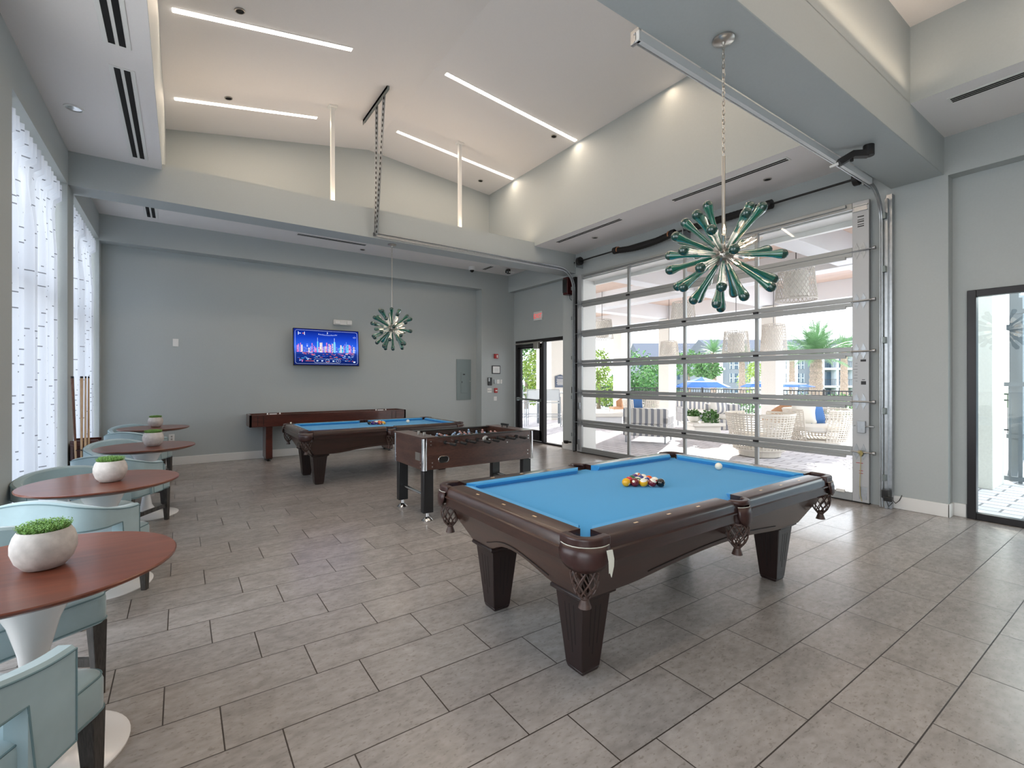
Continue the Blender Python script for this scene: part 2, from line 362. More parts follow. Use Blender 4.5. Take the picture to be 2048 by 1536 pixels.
def curtain_mat():
    m = bpy.data.materials.new('sheer_curtain_with_dashes'); m.use_nodes = True; nt = m.node_tree; nt.nodes.clear()
    o = N(nt, 'OutputMaterial'); tcn = N(nt, 'UVMap'); s = N(nt, 'SeparateXYZ'); nt.links.new(tcn.outputs[0], s.inputs[0])
    def Mt(op, a, b=None):
        n = N(nt, 'Math', operation=op)
        for i, v in enumerate((a, b)):
            if v is None: continue
            if isinstance(v, (int, float)): n.inputs[i].default_value = v
            else: nt.links.new(v, n.inputs[i])
        return n.outputs[0]
    v = Mt('MULTIPLY', s.outputs['Y'], 15.5); row = Mt('FLOOR', v); fv = Mt('SUBTRACT', v, row)
    w1 = N(nt, 'TexWhiteNoise'); w1.noise_dimensions = '1D'; nt.links.new(row, w1.inputs['W'])
    u = Mt('ADD', Mt('MULTIPLY', s.outputs['X'], 2.1), Mt('MULTIPLY', w1.outputs['Value'], 7.3)); cell = Mt('FLOOR', u); fu = Mt('SUBTRACT', u, cell)
    cb = N(nt, 'CombineXYZ'); nt.links.new(row, cb.inputs[0]); nt.links.new(cell, cb.inputs[1]); w2 = N(nt, 'TexWhiteNoise'); nt.links.new(cb.outputs[0], w2.inputs['Vector'])
    ln = Mt('ADD', Mt('MULTIPLY', w2.outputs['Value'], .20), .05)
    d = Mt('MULTIPLY', Mt('LESS_THAN', fu, ln), Mt('MULTIPLY', Mt('GREATER_THAN', fv, .42), Mt('LESS_THAN', fv, .58)))
    mx_ = N(nt, 'MixRGB'); nt.links.new(d, mx_.inputs['Fac']); mx_.inputs[1].default_value = srgb(212, 218, 228); mx_.inputs[2].default_value = srgb(120, 124, 132)
    df = N(nt, 'BsdfDiffuse'); tl = N(nt, 'BsdfTranslucent'); nt.links.new(mx_.outputs[0], df.inputs[0]); nt.links.new(mx_.outputs[0], tl.inputs[0])
    ms = N(nt, 'MixShader'); ms.inputs[0].default_value = .36; nt.links.new(df.outputs[0], ms.inputs[1]); nt.links.new(tl.outputs[0], ms.inputs[2])
    tr = N(nt, 'BsdfTransparent'); m2 = N(nt, 'MixShader'); m2.inputs[0].default_value = .06; nt.links.new(ms.outputs[0], m2.inputs[1]); nt.links.new(tr.outputs[0], m2.inputs[2])
    nt.links.new(m2.outputs[0], o.inputs[0]); return m
M['curtain'] = curtain_mat()

# ================================================================== THE ROOM
XL, XF, XR = -1.037, 6.63, 6.79      # window wall; fascia plane and recess of the glazed wall
YF, YR = 9.63, 9.88                  # fascia plane and recess of the far wall
ZC, ZH, ZT = 4.02, 3.61, 6.0
Y0 = -5.0
m = MB(); m.box(-1.4, 6.95, Y0-.2, 10.2, -.12, 0); struct(m.obj('floor', M['floor']))
# window wall
m = MB(); W1 = (5.05, 7.165); W2 = (7.52, 9.66); W0 = (1.6, 4.5); W00 = (-3.8, .6)
for a, b in ((Y0-.2, W00[0]), (W00[1], W0[0]), (W0[1], W1[0]), (W1[1], W2[0]), (W2[1], 10.2)): m.box(XL-.33, XL, a, b, 0, ZC+.05)
for a, b in (W00, W0, W1, W2): m.box(XL-.33, XL, a, b, 3.64, ZC+.05)
struct(m.obj('wall_left', M['wall']))
# far wall
m = MB(); m.box(XL, 5.85, YR, 10.2, 0, ZC+.05); m.box(XL, 5.85, YF, YR, ZH, ZC+.05); m.box(5.85, 6.95, YF, 10.2, 0, ZC+.05)
struct(m.obj('wall_back', M['wall']))
# glazed wall
m = MB()
m.box(XF, 6.95, Y0-.2, 2.19, ZH, ZC+.05); m.box(XF, 6.95, 2.19, 7.03, 3.50, ZC+.05); m.box(XF, 6.95, 7.03, YF, ZH, ZC+.05)
m.box(XF, 6.95, 1.455, 2.19, 0, ZH); m.box(XF, 6.95, 7.03, 7.6, 0, ZH)
m.box(XR, 6.95, 7.6, 9.53, 2.40, ZH); m.box(XR, 6.95, 9.53, YF, 0, ZH)
m.box(XR, 6.95, -1.6, 1.335, 2.39, ZH); m.box(XR, 6.95, 1.335, 1.455, 0, ZH); m.box(XR, 6.95, Y0-.2, -1.6, 0, ZH)
struct(m.obj('wall_right', M['wall']))
m = MB(); m.box(XL, 6.95, Y0-.2, Y0, 0, ZC+.05); struct(m.obj('wall_front', M['wall']))
# low ceiling around the two trays
t = TR
m = MB()
T2 = (-3.9, 1.488)
for a in ((-1.37, t['x0'], Y0-.2, 10.2), (t['x1'], 6.95, Y0-.2, 10.2), (t['x0'], t['x1'], t['y1'], 10.2), (t['x0'], t['x1'], T2[1], t['y0']), (t['x0'], t['x1'], Y0-.2, T2[0])):
    m.box(a[0], a[1], a[2], a[3], ZC, ZC+.1)
struct(m.obj('ceiling', M['ceil']))
# vaulted tray: walls and the two slopes
m = MB(); th = .12
def gable(y0, y1): m.extrude_y([(t['x0']-th, ZC+.0005), (t['x1']+th, ZC+.0005), (t['x1']+th, t['z1']+.1), (t['xr'], t['zr']+.1), (t['x0']-th, t['z0']+.1)], y0, y1)
gable(t['y1']-.002, t['y1']+th); gable(t['y0']-th, t['y0']+.002)
m.box(t['x0']-th, t['x0']+.002, t['y0']-th, t['y1']+th, ZC+.0005, t['z0']+.1); m.box(t['x1']-.002, t['x1']+th, t['y0']-th, t['y1']+th, ZC+.0005, t['z1']+.1)
struct(m.obj('wall_tray', M['wall']))
m = MB(); m.extrude_y([(t['x0']-.3, tray_z(t['x0'])-.0527), (t['xr'], t['zr']), (t['x1']+.3, t['z1']-.0282), (t['x1']+.3, t['z1']+.2), (t['xr'], t['zr']+.2), (t['x0']-.3, t['z0']+.2)], t['y0']-.3, t['y1']+.3)
struct(m.obj('ceiling_vault', M['ceil']))
# flat tray over the near part of the room
m = MB()
m.box(t['x0']-th, t['x0']+.002, T2[0], T2[1], ZC+.0005, 4.8); m.box(t['x1']-.002, t['x1']+th, T2[0], T2[1], ZC+.0005, 4.8)
m.box(t['x0']-th, t['x1']+th, T2[1]-.002, T2[1]+th, ZC+.0005, 4.8); m.box(t['x0']-th, t['x1']+th, T2[0]-th, T2[0]+.002, ZC+.0005, 4.8)
struct(m.obj('wall_tray_near', M['wall']))
m = MB(); m.box(t['x0']-.3, t['x1']+.3, T2[0]-.3, T2[1]+.05, 4.73, 4.9); struct(m.obj('ceiling_tray_near', M['ceil']))
# the two cross beams
m = MB(); m.box(XL, XF, 7.2, 7.56, 3.64, 4.09); struct(m.obj('ceiling_beam', M['wall']))
m = MB(); m.box(XL, XF, 1.486, 1.95, 3.625, 4.03); struct(m.obj('ceiling_beam', M['wall'], bev=.006, seg=1))
# baseboards
bh = .14
m = MB(); m.box(XL, 5.85, YR-.016, YR, 0, bh); m.box(5.85-.016, 5.85, YF, YR, 0, bh); m.box(5.834, XR, YF-.016, YF, 0, bh); struct(m.obj('baseboard_back', M['trimw'], bev=.004))
m = MB(); m.box(XF-.016, XF, 1.44, 2.03, 0, bh); m.box(XF-.016, XR, 1.439, 1.455, 0, bh); m.box(XR-.016, XR, 1.345, 1.44, 0, bh)
m.box(XF-.016, XF, 7.14, 7.616, 0, bh); m.box(XF-.016, XR, 7.6, 7.616, 0, bh); m.box(XR-.016, XR, 9.54, YF, 0, bh); struct(m.obj('baseboard_right', M['trimw'], bev=.004))
m = MB()
for a, b in ((Y0, W00[0]), (W00[1], W0[0]), (W0[1], W1[0]), (W1[1], W2[0])): m.box(XL, XL+.016, a, b, 0, bh)
struct(m.obj('baseboard_left', M['trimw'], bev=.004))
# window units
def window_unit(name, y0, y1, z1, x, cols, rows, frame, fw=.06, glass='glass', dep=.08):
    o = bpy.data.objects.new(name, None); COL.objects.link(o); struct(o)
    m = MB(); m.box(x-dep/2, x+dep/2, y0, y0+fw, 0, z1); m.box(x-dep/2, x+dep/2, y1-fw, y1, 0, z1); m.box(x-dep/2, x+dep/2, y0+fw, y1-fw, 0, fw); m.box(x-dep/2, x+dep/2, y0+fw, y1-fw, z1-fw, z1)
    for i in range(1, cols): yy = y0+(y1-y0)*i/cols; m.box(x-dep/2, x+dep/2, yy-fw/2, yy+fw/2, 0, z1)
    for z in rows: m.box(x-dep/2, x+dep/2, y0, y1, z-fw/2, z+fw/2)
    m.obj('window_frame', frame, o, bev=.004)
    m = MB(); m.box(x-.004, x+.004, y0+fw*.8, y1-fw*.8, fw*.8, z1-fw*.8); m.obj('window_glass', M[glass], o)
    return o
window_unit('window_1', *W1, 3.64, -1.26, 2, (2.35,), M['bronze'])
window_unit('window_2', *W2, 3.64, -1.26, 2, (2.35,), M['bronze'])
window_unit('window_4_unseen', *W0, 3.64, -1.26, 2, (2.35,), M['bronze'])  # unseen window, added to let in daylight
window_unit('window_5_unseen', *W00, 3.64, -1.26, 3, (2.35,), M['bronze'])  # unseen window, added to brighten the near side of the room
window_unit('window_3', -1.6, 1.335, 2.385, 6.80, 1, (), M['bronze'], .07, 'glassg', .09)
# pleated sheer curtains
def curtain(y0, y1, label):
    b = bmesh.new(); uv = b.loops.layers.uv.new('UVMap')
    n = 260; zs = [.03, .5, 1.2, 2.0, 2.8, 3.2, 3.36, 3.40, 3.50, 3.575]
    rnd = random.Random(int(y0*10)); ph = [rnd.uniform(0, 6.28) for _ in range(4)]
    L = y1-y0; pleats = 15; cols = []
    for i in range(n+1):
        s = i/n; y = y0+s*L; row = []
        for z in zs:
            k = max(0, min(1, (3.36-z)/.5)); a = .055*k
            x = a*(math.sin(s*2*PI*9+ph[0]+.5*math.sin(z*.8))+.5*math.sin(s*2*PI*17+ph[1])+.35*math.sin(s*2*PI*4+ph[2]))*.6
            if z > 3.2:   # pinch pleats stand out towards the room
                c = abs(((s*pleats) % 1)-.5)*2
                x += (.07 if z > 3.38 else .02)*max(0, 1-c*1.7)
            row.append(b.verts.new((-1.13+x, y, z)))
        cols.append(row)
    for i in range(n):
        for j in range(len(zs)-1):
            f = b.faces.new((cols[i][j], cols[i+1][j], cols[i+1][j+1], cols[i][j+1])); f.smooth = True
            for l, (ii, jj) in zip(f.loops, ((i, j), (i+1, j), (i+1, j+1), (i, j+1))): l[uv].uv = (ii/n*L*1.6, zs[jj])
    me = bpy.data.meshes.new('curtain'); b.to_mesh(me); b.free(); me.materials.append(M['curtain'])
    root = thing('curtain', label, 'curtain', group='sheer curtains on the window wall')
    o = bpy.data.objects.new('curtain_fabric', me); COL.objects.link(o); o.parent = root
    m = MB(); m.tube([(-1.13, y0-.005, 3.60), (-1.13, y1+.005, 3.60)], .012); m.obj('curtain_rod', M['white'], root, smooth=True)
curtain(W1[0]+.01, W1[1]-.05, 'white sheer curtain with grey dashes in the nearer of the two tall windows')
curtain(W2[0]+.01, W2[1]-.05, 'white sheer curtain with grey dashes in the far window behind the cues')

# ------------------------------------------------------------------ entrance door with sidelight
d1 = bpy.data.objects.new('door_1', None); COL.objects.link(d1); struct(d1)
x = 6.82; m = MB(); m.box(x-.05, x+.05, 9.45, 9.53, 0, 2.40); m.box(x-.05, x+.05, 7.6, 7.635, 0, 2.40); m.box(x-.05, x+.05, 7.635, 9.45, 2.32, 2.40); m.box(x-.049, x+.049, 8.43, 8.50, .03, 2.32); m.box(x-.05, x+.05, 7.635, 9.45, 0, .03)
m.obj('door_frame', M['bronze'], d1, bev=.004)
m = MB(); m.box(x-.03, x+.03, 8.51, 8.61, .04, 2.30); m.box(x-.03, x+.03, 9.34, 9.44, .04, 2.30); m.box(x-.03, x+.03, 8.51, 9.44, .04, .28); m.box(x-.03, x+.03, 8.51, 9.44, 2.20, 2.30)
leaf = m.obj('door_leaf', M['bronze'], d1, bev=.004)
m = MB(); m.box(x-.005, x+.005, 8.6, 9.35, .27, 2.21); m.obj('door_glass', M['glass'], leaf)
m = MB(); m.tube([(x-.10, 8.55, .98), (x-.10, 9.40, 1.0)], .022); m.box(x-.11, x-.02, 8.53, 8.57, .95, 1.01); m.box(x-.11, x-.02, 9.37, 9.41, .95, 1.03)
m.obj('push_bar', M['panelg'], leaf, smooth=True)
m = MB(); m.box(x-.12, x-.04, 8.62, 9.36, 2.235, 2.30); m.obj('door_closer', M['black'], d1, bev=.005)
m = MB(); m.box(x-.125, x-.05, 8.55, 8.72, 2.17, 2.31); m.obj('closer_arm_box', M['nickel'], d1, bev=.005)
m = MB(); m.box(x-.13, x-.04, 8.45, 9.5, 2.31, 2.335); m.obj('operator_cover', M['nickel'], d1, bev=.003)
m = MB(); m.box(x-.004, x+.004, 7.63, 8.44, .03, 2.33); m.obj('sidelight_glass', M['glass'], d1)

# ------------------------------------------------------------------ sectional overhead door (six glazed sections)
d2 = bpy.data.objects.new('door_2', None); COL.objects.link(d2); struct(d2)
DX, DY0, DY1, SH = 6.555, 2.13, 7.07, .592
muls = (3.45, 4.6, 5.75)
def hinge_mesh(double=False):
    m = MB()
    for dy in ((-.035, .035) if double else (0,)):
        for s in (1, -1): m.prism([(dy-.022, s*.012), (dy-.026, s*.035), (dy-.016, s*.05), (dy, s*.095), (dy+.016, s*.05), (dy+.026, s*.035), (dy+.022, s*.012)][::s], -.003, .003)
    m.xform(Matrix(((0, 0, 1, 0), (1, 0, 0, 0), (0, 1, 0, 0), (0, 0, 0, 1))))
    m.tube([(-.012, -.09 if double else -.03, 0), (-.012, .09 if double else .03, 0)], .009, 8)
    return m
h2 = None; hs = None
for k in range(6):
    z0 = .012+k*SH; z1 = z0+SH-.006; m = MB()
    sw = .17
    m.box(DX, DX+.045, DY0, DY0+sw, z0, z1); m.box(DX, DX+.045, DY1-sw+.05, DY1, z0, z1)
    lo = .10 if k == 0 else .055; up = .075 if k == 5 else .05
    m.box(DX, DX+.045, DY0+sw, DY1-sw+.05, z0, z0+lo); m.box(DX, DX+.045, DY0+sw, DY1-sw+.05, z1-up, z1)
    for y in muls: m.box(DX+.002, DX+.045, y-.024, y+.024, z0+lo, z1-up)
    sec = m.obj('door_section', M['alu'], d2, bev=.004)
    m = MB(); m.box(DX+.03, DX+.036, DY0+sw-.01, DY1-sw+.06, z0+lo-.01, z1-up+.01); m.obj('section_glass', M['glass'], sec)
    m = MB(); m.box(DX-.003, DX, DY0+.002, DY0+sw-.004, z0+.004, z1-.004); m.box(DX-.003, DX, DY1-sw+.054, DY1-.002, z0+.004, z1-.004); m.obj('end_stile', M['aluw'], sec)
    m = MB(); zz = z1-.045 if k == 5 else z1-.075
    m.box(DX-.03, DX, DY0+sw+.06, DY1-sw-.02, zz, zz+.035); m.obj('strut', M['alu'], sec, bev=.003)
    if k > 0:
        for y in muls:
            if hs is None: mm = MB(); mm.box(-.02, 0, -.035, .035, -.014, .014); mm.box(-.03, 0, -.02, .02, -.008, .008); hs = mm.obj('hinge', M['black'], sec, loc=(DX, y, z0)); o = hs
            else: o = hs.copy(); COL.objects.link(o); o.parent = sec; o.location = (DX, y, z0)
        for y in (DY0+.09, DY1-.07):
            if h2 is None: h2 = hinge_mesh(True).obj('end_hinge', M['galv'], sec, smooth=True, loc=(DX-.005, y, z0)); o = h2
            else: o = h2.copy(); COL.objects.link(o); o.parent = sec; o.location = (DX-.005, y, z0)
            m = MB(); s = -1 if y < 4 else 1; m.tube([(DX-.03, y+s*.04, z0), (DX-.03, y+s*.14, z0)], .006); m.tube([(DX-.03, y+s*.135, z0), (DX-.03, y+s*.16, z0)], .022, 12); m.obj('roller', M['galv'], sec, smooth=True)
    if k == 0:
        m = MB(); m.box(DX-.005, DX+.05, DY0, DY1, .002, .014); m.obj('bottom_seal', M['rubber'], sec)
        m = MB(); m.box(DX-.006, DX, DY0+.02, DY0+.10, .05, .20); m.box(DX-.012, DX, DY0+.015, DY0+.105, .19, .20); m.obj('bottom_bracket', M['galv'], sec, bev=.003)
        m = MB(); m.box(DX-.006, DX, DY1-.08, DY1-.01, .05, .26); m.obj('bottom_bracket', M['galv'], sec, bev=.003)
        m = MB(); m.box(DX-.03, DX, DY0+.24, DY0+.33, .10, .135); m.obj('lift_handle', M['white'], sec, bev=.005)
    if k == 1:
        m = MB(); m.box(DX-.035, DX-.003, DY0+.03, DY0+.11, .83, .97); m.tube([(DX-.03, DY0+.03, .91), (DX-.03, DY0-.06, .91)], .009); m.tube([(DX-.02, DY0+.145, .91), (DX-.003, DY0+.145, .91)], .008)
        m.obj('slide_lock', M['galv'], sec, bev=.004)
        m = MB(); m.box(DX-.035, DX-.003, DY1-.10, DY1-.03, .86, 1.0); m.obj('slide_lock', M['galv'], sec, bev=.004)
    # printed notices on the end stile: a few small dark and grey rules, too small to read
    m = MB(); yb = DY0+.03
    if k == 5:
        for i, zz in enumerate((.0, -.035, -.06, -.09, -.115)): m.box(DX-.0045, DX-.003, yb+.02, yb+.085, z1-.19+zz, z1-.19+zz+(.008 if i % 2 else .012))
        m.obj('notice', M['black'], sec)
        m = MB(); m.box(DX-.02, DX-.002, yb-.02, yb+.13, z1-.06, z1-.05); m.box(DX-.02, DX-.002, yb-.02, yb+.13, z1-.12, z1-.112); m.box(DX-.006, DX-.003, yb-.01, yb+.12, z1-.11, z1-.06); m.obj('top_bracket', M['galv'], sec)
    elif k == 2:
        m.box(DX-.0045, DX-.003, yb+.0, yb+.055, z0+.47, z0+.495); m.box(DX-.0045, DX-.003, yb+.0, yb+.05, z0+.20, z0+.24); m.box(DX-.0045, DX-.003, yb+.01, yb+.04, z0+.255, z0+.262)
        for i in range(7): m.box(DX-.0045, DX-.003, yb+.085, yb+.085+.02+.012*(i*7 % 3), z0+.45-i*.035, z0+.453-i*.035)
        m.obj('notice', M['black'], sec)
    elif k == 0:
        for zz, w in ((.47, .07), (.38, .04), (.35, .04)): m.box(DX-.0045, DX-.003, yb+.03, yb+.03+w, zz, zz+.006)
        m.obj('notice', M['red'], sec)
# pull cord tied to the lowest hinge
root = thing('pull_cord', 'thin yellowed pull cord knotted at the lowest hinge of the overhead door', 'cord', (0, 0, 0))
m = MB(); y = DY0+.075; m.tube([(DX-.022, y, .62), (DX-.02, y+.004, .45), (DX-.018, y+.012, .25), (DX-.016, y+.01, .09), (DX-.02, y-.01, .03)], .0035, 6)
for i in range(9): a = i*.7; m.tube([(DX-.03, y, .60), (DX-.04, y+.03*math.cos(a), .60+.03*math.sin(a)), (DX-.03, y+.012*math.cos(a+2), .58+.03*math.sin(a+2))], .004, 5)
m.obj('cord', mat('cord_yarn', srgb(188, 176, 120), .8), root, smooth=True)

# tracks
def track_path(y, xend):
    p = [(6.50, y, .02), (6.50, y, 1.2), (6.50, y, 2.4), (6.50, y, 3.30 if y > 4 else 3.23)]
    for i in range(1, 9): a = PI/2*i/8; p.append((6.50-.36*(1-math.cos(a)), y, (3.30 if y > 4 else 3.23)+.36*math.sin(a)))
    p += [(5.2, y, 3.665 if y > 4 else 3.60), (4.0, y, 3.67 if y > 4 else 3.60), (xend, y, 3.67 if y > 4 else 3.60)]; return p
def track(y, s, xend, label):
    root = thing('door_track', label, 'door track', (0, 0, 0))
    P = track_path(y, xend)
    m = MB(); m.tube(P, 0, flat=(.004, .05), up=(0, 1, 0)) if False else None
    web = [Vector(p)+Vector((0, s*.018, 0)) for p in P]
    m.tube(web, 0, flat=(.052, .004), up=(0, 1, 0))
    for off in (-.026, .026):
        Q = []
        for i, p in enumerate(P):
            a = Vector(P[max(0, i-1)]); b = Vector(P[min(len(P)-1, i+1)]); tg = (b-a).normalized(); nn = tg.cross(Vector((0, 1, 0))).normalized()
            Q.append(Vector(p)+nn*off)
        m.tube(Q, .007, 6, up=(0, 1, 0))
    m.obj('track_channel', M['galv'], root, smooth=True)
    m = MB(); yo = y+s*.055
    m.box(6.52, 6.56, min(yo, yo-s*.03), max(yo, yo-s*.03), 0, 3.5); m.box(6.56, 6.628, min(y+s*.03, yo+s*.03), max(y+s*.03, yo+s*.03), 0, 3.55)
    m.obj('wall_angle', M['galv'] if s < 0 else M['bronze'], root, bev=.002)
    for z in (.35, 1.1, 1.9, 2.7, 3.3): m = MB(); m.box(6.47, 6.56, min(y+s*.02, y+s*.05), max(y+s*.02, y+s*.05), z-.035, z+.035); m.obj('track_bracket', M['panelg'], root, bev=.003)
    return root
r = track(2.0, -1, 2.33, 'galvanised overhead door track beside the near beam, over the pool table')
m = MB(); m.box(2.33, 6.1, 1.955, 1.985, 3.565, 3.625); m.obj('track_hanger_angle', mat('white_angle', srgb(206, 210, 212), .4), r)
m = MB(); m.box(2.335, 2.36, 1.96, 2.03, 3.565, 3.655); m.obj('track_stop', M['galv'], r, bev=.004)
r = track(7.12, 1, 2.40, 'galvanised overhead door track running along the far beam')
# drop brace of the far track
root = thing('ceiling_brace', 'perforated steel angles dropping from an angle iron on the vault to the far track', 'brace')
def perforated(p0, p1, w, root):
    P0, P1 = Vector(p0), Vector(p1); n = 26; m = MB(); d = (P1-P0)/n; sd_ = Vector((1, 0, 0))
    m.tube([P0, P1], 0, flat=(.003, w), up=(1, 0, 0)); m.tube([P0+Vector((w/2, 0, 0)), P1+Vector((w/2, 0, 0))], 0, flat=(w*.7, .003), up=(1, 0, 0))
    m.mi = 1
    for i in range(n): c = P0+d*(i+.5); m.tube([c-d*.25-Vector((0, .0025, 0)), c+d*.25-Vector((0, .0025, 0))], 0, flat=(.002, w*.35), up=(1, 0, 0))
    m.obj('perforated_angle', [M['galv'], M['groove']], root)
zt = tray_z(2.45)
m = MB(); m.box(2.43, 2.47, 6.62, 7.72, zt-.045, zt-.002); m.box(2.43, 2.435, 6.62, 7.72, zt-.09, zt-.002); m.obj('angle_iron', M['panelg'], root)
perforated((2.45, 6.80, zt-.05), (2.44, 7.10, 3.67), .04, root); perforated((2.45, 7.12, zt-.05), (2.44, 7.14, 3.67), .04, root)
# torsion shaft with springs
root = thing('torsion_shaft', 'black spring counterbalance shaft above the overhead door', 'door spring')
m = MB(); m.tube([(6.45, 2.12, 3.795), (6.45, 7.05, 3.795)], .014, 10); m.obj('shaft', M['black'], root, smooth=True)
M['orangeband'] = mat('orange_band', srgb(176, 120, 84), .6)
def spring(ya, yb, sag):
    m = MB(); n = 46
    path = [(6.45, ya+(yb-ya)*i/n, 3.795-sag*math.sin(PI*i/n)) for i in range(n+1)]
    m.tube(path, [.05+.004*(i % 2) for i in range(n+1)], 14); o = m.obj('spring', M['rubber'], root, smooth=True)
    for y_, s in ((ya, 1), (yb, -1)):
        m = MB(); m.tube([(6.45, y_-s*.02, 3.795), (6.45, y_+s*.05, 3.795)], .062, 14); m.obj('winding_cone', M['black'], o, bev=.003)
        m = MB(); m.tube([(6.45, y_+s*.07, 3.793), (6.45, y_+s*.09, 3.792)], .058, 14); m.obj('band', M['orangeband'], o)
spring(3.2, 4.42, .0); spring(4.72, 5.97, .055)
for a_ in (4.53, 6.98, 2.14): m = MB(); m.box(6.42, 6.628, a_, a_+.015, 3.69, 3.9); m.obj('bearing_plate', M['galv'], root, bev=.004)
for a_, b_ in ((6.86, 6.93), (2.19, 2.25)): m = MB(); m.tube([(6.45, a_, 3.795), (6.45, b_, 3.795)], .08, 18); m.obj('cable_drum', M['black'], root, bev=.006)
root = thing('door_operator', 'dark red and black door operator box at the far top corner of the overhead door', 'door operator')
m = MB(); m.box(6.46, 6.628, 7.27, 7.41, 3.20, 3.56); m.obj('housing', mat('oxblood_plastic', srgb(70, 26, 28), .4), root, bev=.012)
m = MB(); m.box(6.44, 6.47, 7.28, 7.40, 3.24, 3.52); m.obj('cover', M['black'], root, bev=.01)
m = MB(); m.tube([(6.55, 7.3, 3.2), (6.54, 7.28, 3.12), (6.56, 7.25, 3.08)], .006, 6); m.obj('cable', M['black'], root)
root = thing('door_keypad', 'small black control on the pier at the far side of the overhead door', 'keypad')
m = MB(); m.box(XF-.035, XF, 7.16, 7.30, 1.18, 1.31); m.obj('keypad_body', M['black'], root, bev=.006)
m = MB(); m.box(XF-.012, XF, 7.18, 7.27, 1.10, 1.18); m.obj('wall_plate', M['nickel'], root, bev=.002)
root = thing('photo_eye', 'black sensor with trailing wires at the foot of the near door track', 'sensor')
m = MB(); m.box(6.44, 6.52, 1.92, 1.98, .13, .22); m.box(6.43, 6.48, 1.88, 1.96, .10, .15); m.obj('sensor_body', M['black'], root, bev=.006)
m = MB(); m.tube([(6.5, 1.93, .15), (6.55, 1.88, .07), (6.6, 1.86, .1), (6.61, 1.84, .16)], .004, 5); m.tube([(6.48, 1.95, .12), (6.5, 1.93, .03), (6.53, 1.9, .08)], .004, 5); m.obj('wire', M['black'], root)
root = thing('photo_eye', 'black sensor on a bracket at the foot of the far door track', 'sensor')
m = MB(); m.box(6.46, 6.51, 7.2, 7.32, .17, .20); m.box(6.44, 6.50, 7.28, 7.36, .15, .21); m.obj('sensor_body', M['black'], root, bev=.005)

# ------------------------------------------------------------------ ceiling fittings
for i, (xa, xb, y) in enumerate(STRIPS[:4]):
    lab = ['slim lit ceiling strip on the left slope, nearer the camera', 'slim lit ceiling strip on the right slope, nearer the camera', 'slim lit ceiling strip on the left slope, near the vault end wall', 'slim lit ceiling strip on the right slope, crossed by a hanging post'][i]
    root = thing('linear_light', lab, 'ceiling light', group='linear lights in the vault')
    for part, w, dz, mm in (('light_housing', .085, .004, M['white']), ('diffuser', .06, .010, M['lamp'])):
        m = MB(); za, zb = tray_z(xa)-.0, tray_z(xb)
        e = .0 if part == 'diffuser' else .012
        m.hexa([(xa-e, y-w/2, za-dz), (xb+e, y-w/2, zb-dz), (xb+e, y+w/2, zb-dz), (xa-e, y+w/2, za-dz), (xa-e, y-w/2, za+.002), (xb+e, y-w/2, zb+.002), (xb+e, y+w/2, zb+.002), (xa-e, y+w/2, za+.002)])
        m.obj(part, mm, root)
for i, (x, lab) in enumerate(((1.88, 'left slim white post between the vault and the far beam'), (4.06, 'right slim white post between the vault and the far beam, crossing a lit strip'))):
    root = thing('ceiling_post', lab, 'post', group='posts on the far beam')
    m = MB(); m.box(x-.028, x+.028, 7.40, 7.456, 4.09, tray_z(x)); m.obj('post_shaft', M['white'], root, bev=.003)
    m = MB(); m.box(x-.06, x+.06, 7.37, 7.49, tray_z(x)-.03, tray_z(x)+.01); m.obj('post_flange', M['white'], root, bev=.003)
def slot_vent(x, y, lx, ly, z, label, slots=2):
    root = thing('ceiling_vent', label, 'air vent', group='slot vents in the low ceiling')
    m = MB(); m.box(x-lx/2-.02, x+lx/2+.02, y-ly/2-.02, y+ly/2+.02, z-.006, z); m.obj('vent_frame', M['white'], root, bev=.002)
    m = MB(); n = slots
    for i in range(n):
        if lx < ly: w = lx/n; m.box(x-lx/2+i*w+w*.18, x-lx/2+(i+1)*w-w*.18, y-ly/2, y+ly/2, z-.008, z-.0055)
        else: w = ly/n; m.box(x-lx/2, x+lx/2, y-ly/2+i*w+w*.18, y-ly/2+(i+1)*w-w*.18, z-.008, z-.0055)
    m.obj('vent_slots', M['vent'], root)
slot_vent(-.40, 6.0, .13, 1.9, ZC, 'double slot vent over the curtain by the far beam')
slot_vent(-.40, 3.75, .13, 1.9, ZC, 'double slot vent at the top edge, nearest on the window side')
slot_vent(-.38, 8.5, .13, 1.75, ZC, 'double slot vent beyond the far beam by the window wall')
slot_vent(5.75, 5.97, .09, 1.55, ZC, 'thin slot vent above the far half of the overhead door')
slot_vent(5.77, 3.45, .09, 1.55, ZC, 'thin slot vent behind the chandelier, above the overhead door')
slot_vent(5.80, .45, .10, 1.6, ZC, 'triple slot vent beyond the near beam, at the right edge', 3)
slot_vent(2.28, 8.98, 1.2, .10, ZC, 'long slot vent in the low ceiling before the television wall')
slot_vent(5.76, 9.2, .09, .36, ZC, 'short grey vent between the dome camera and the bracket')
def downlight(x, y, z, r, label, dark=True, tilt=0):
    root = thing('recessed_light', label, 'ceiling light', (x, y, z), group='small round ceiling fittings'); root.rotation_euler = (0, tilt, 0)
    m = MB(); m.lathe([(r, 0), (r, -.008), (r*.8, -.01), (r*.78, -.002)], seg=20, cap=False); m.obj('trim_ring', M['nickel'] if dark else M['white'], root, smooth=True)
    m = MB(); m.lathe([(.001, -.004), (r*.8, -.004), (r*.8, 0), (.001, 0)], seg=20); m.obj('lens', M['vent'] if dark else M['chrome'], root)
downlight(-.83, 6.04, ZC, .075, 'round recessed light beside the slot vent over the curtain', False)
downlight(2.93, 9.33, ZC, .05, 'small dark round fitting left of the far chandelier canopy')
downlight(6.12, 6.14, ZC, .05, 'small dark round fitting beyond the vent at the far end of the overhead door')
downlight(6.15, 3.09, ZC, .05, 'small dark round fitting to the right of the chandelier rod')
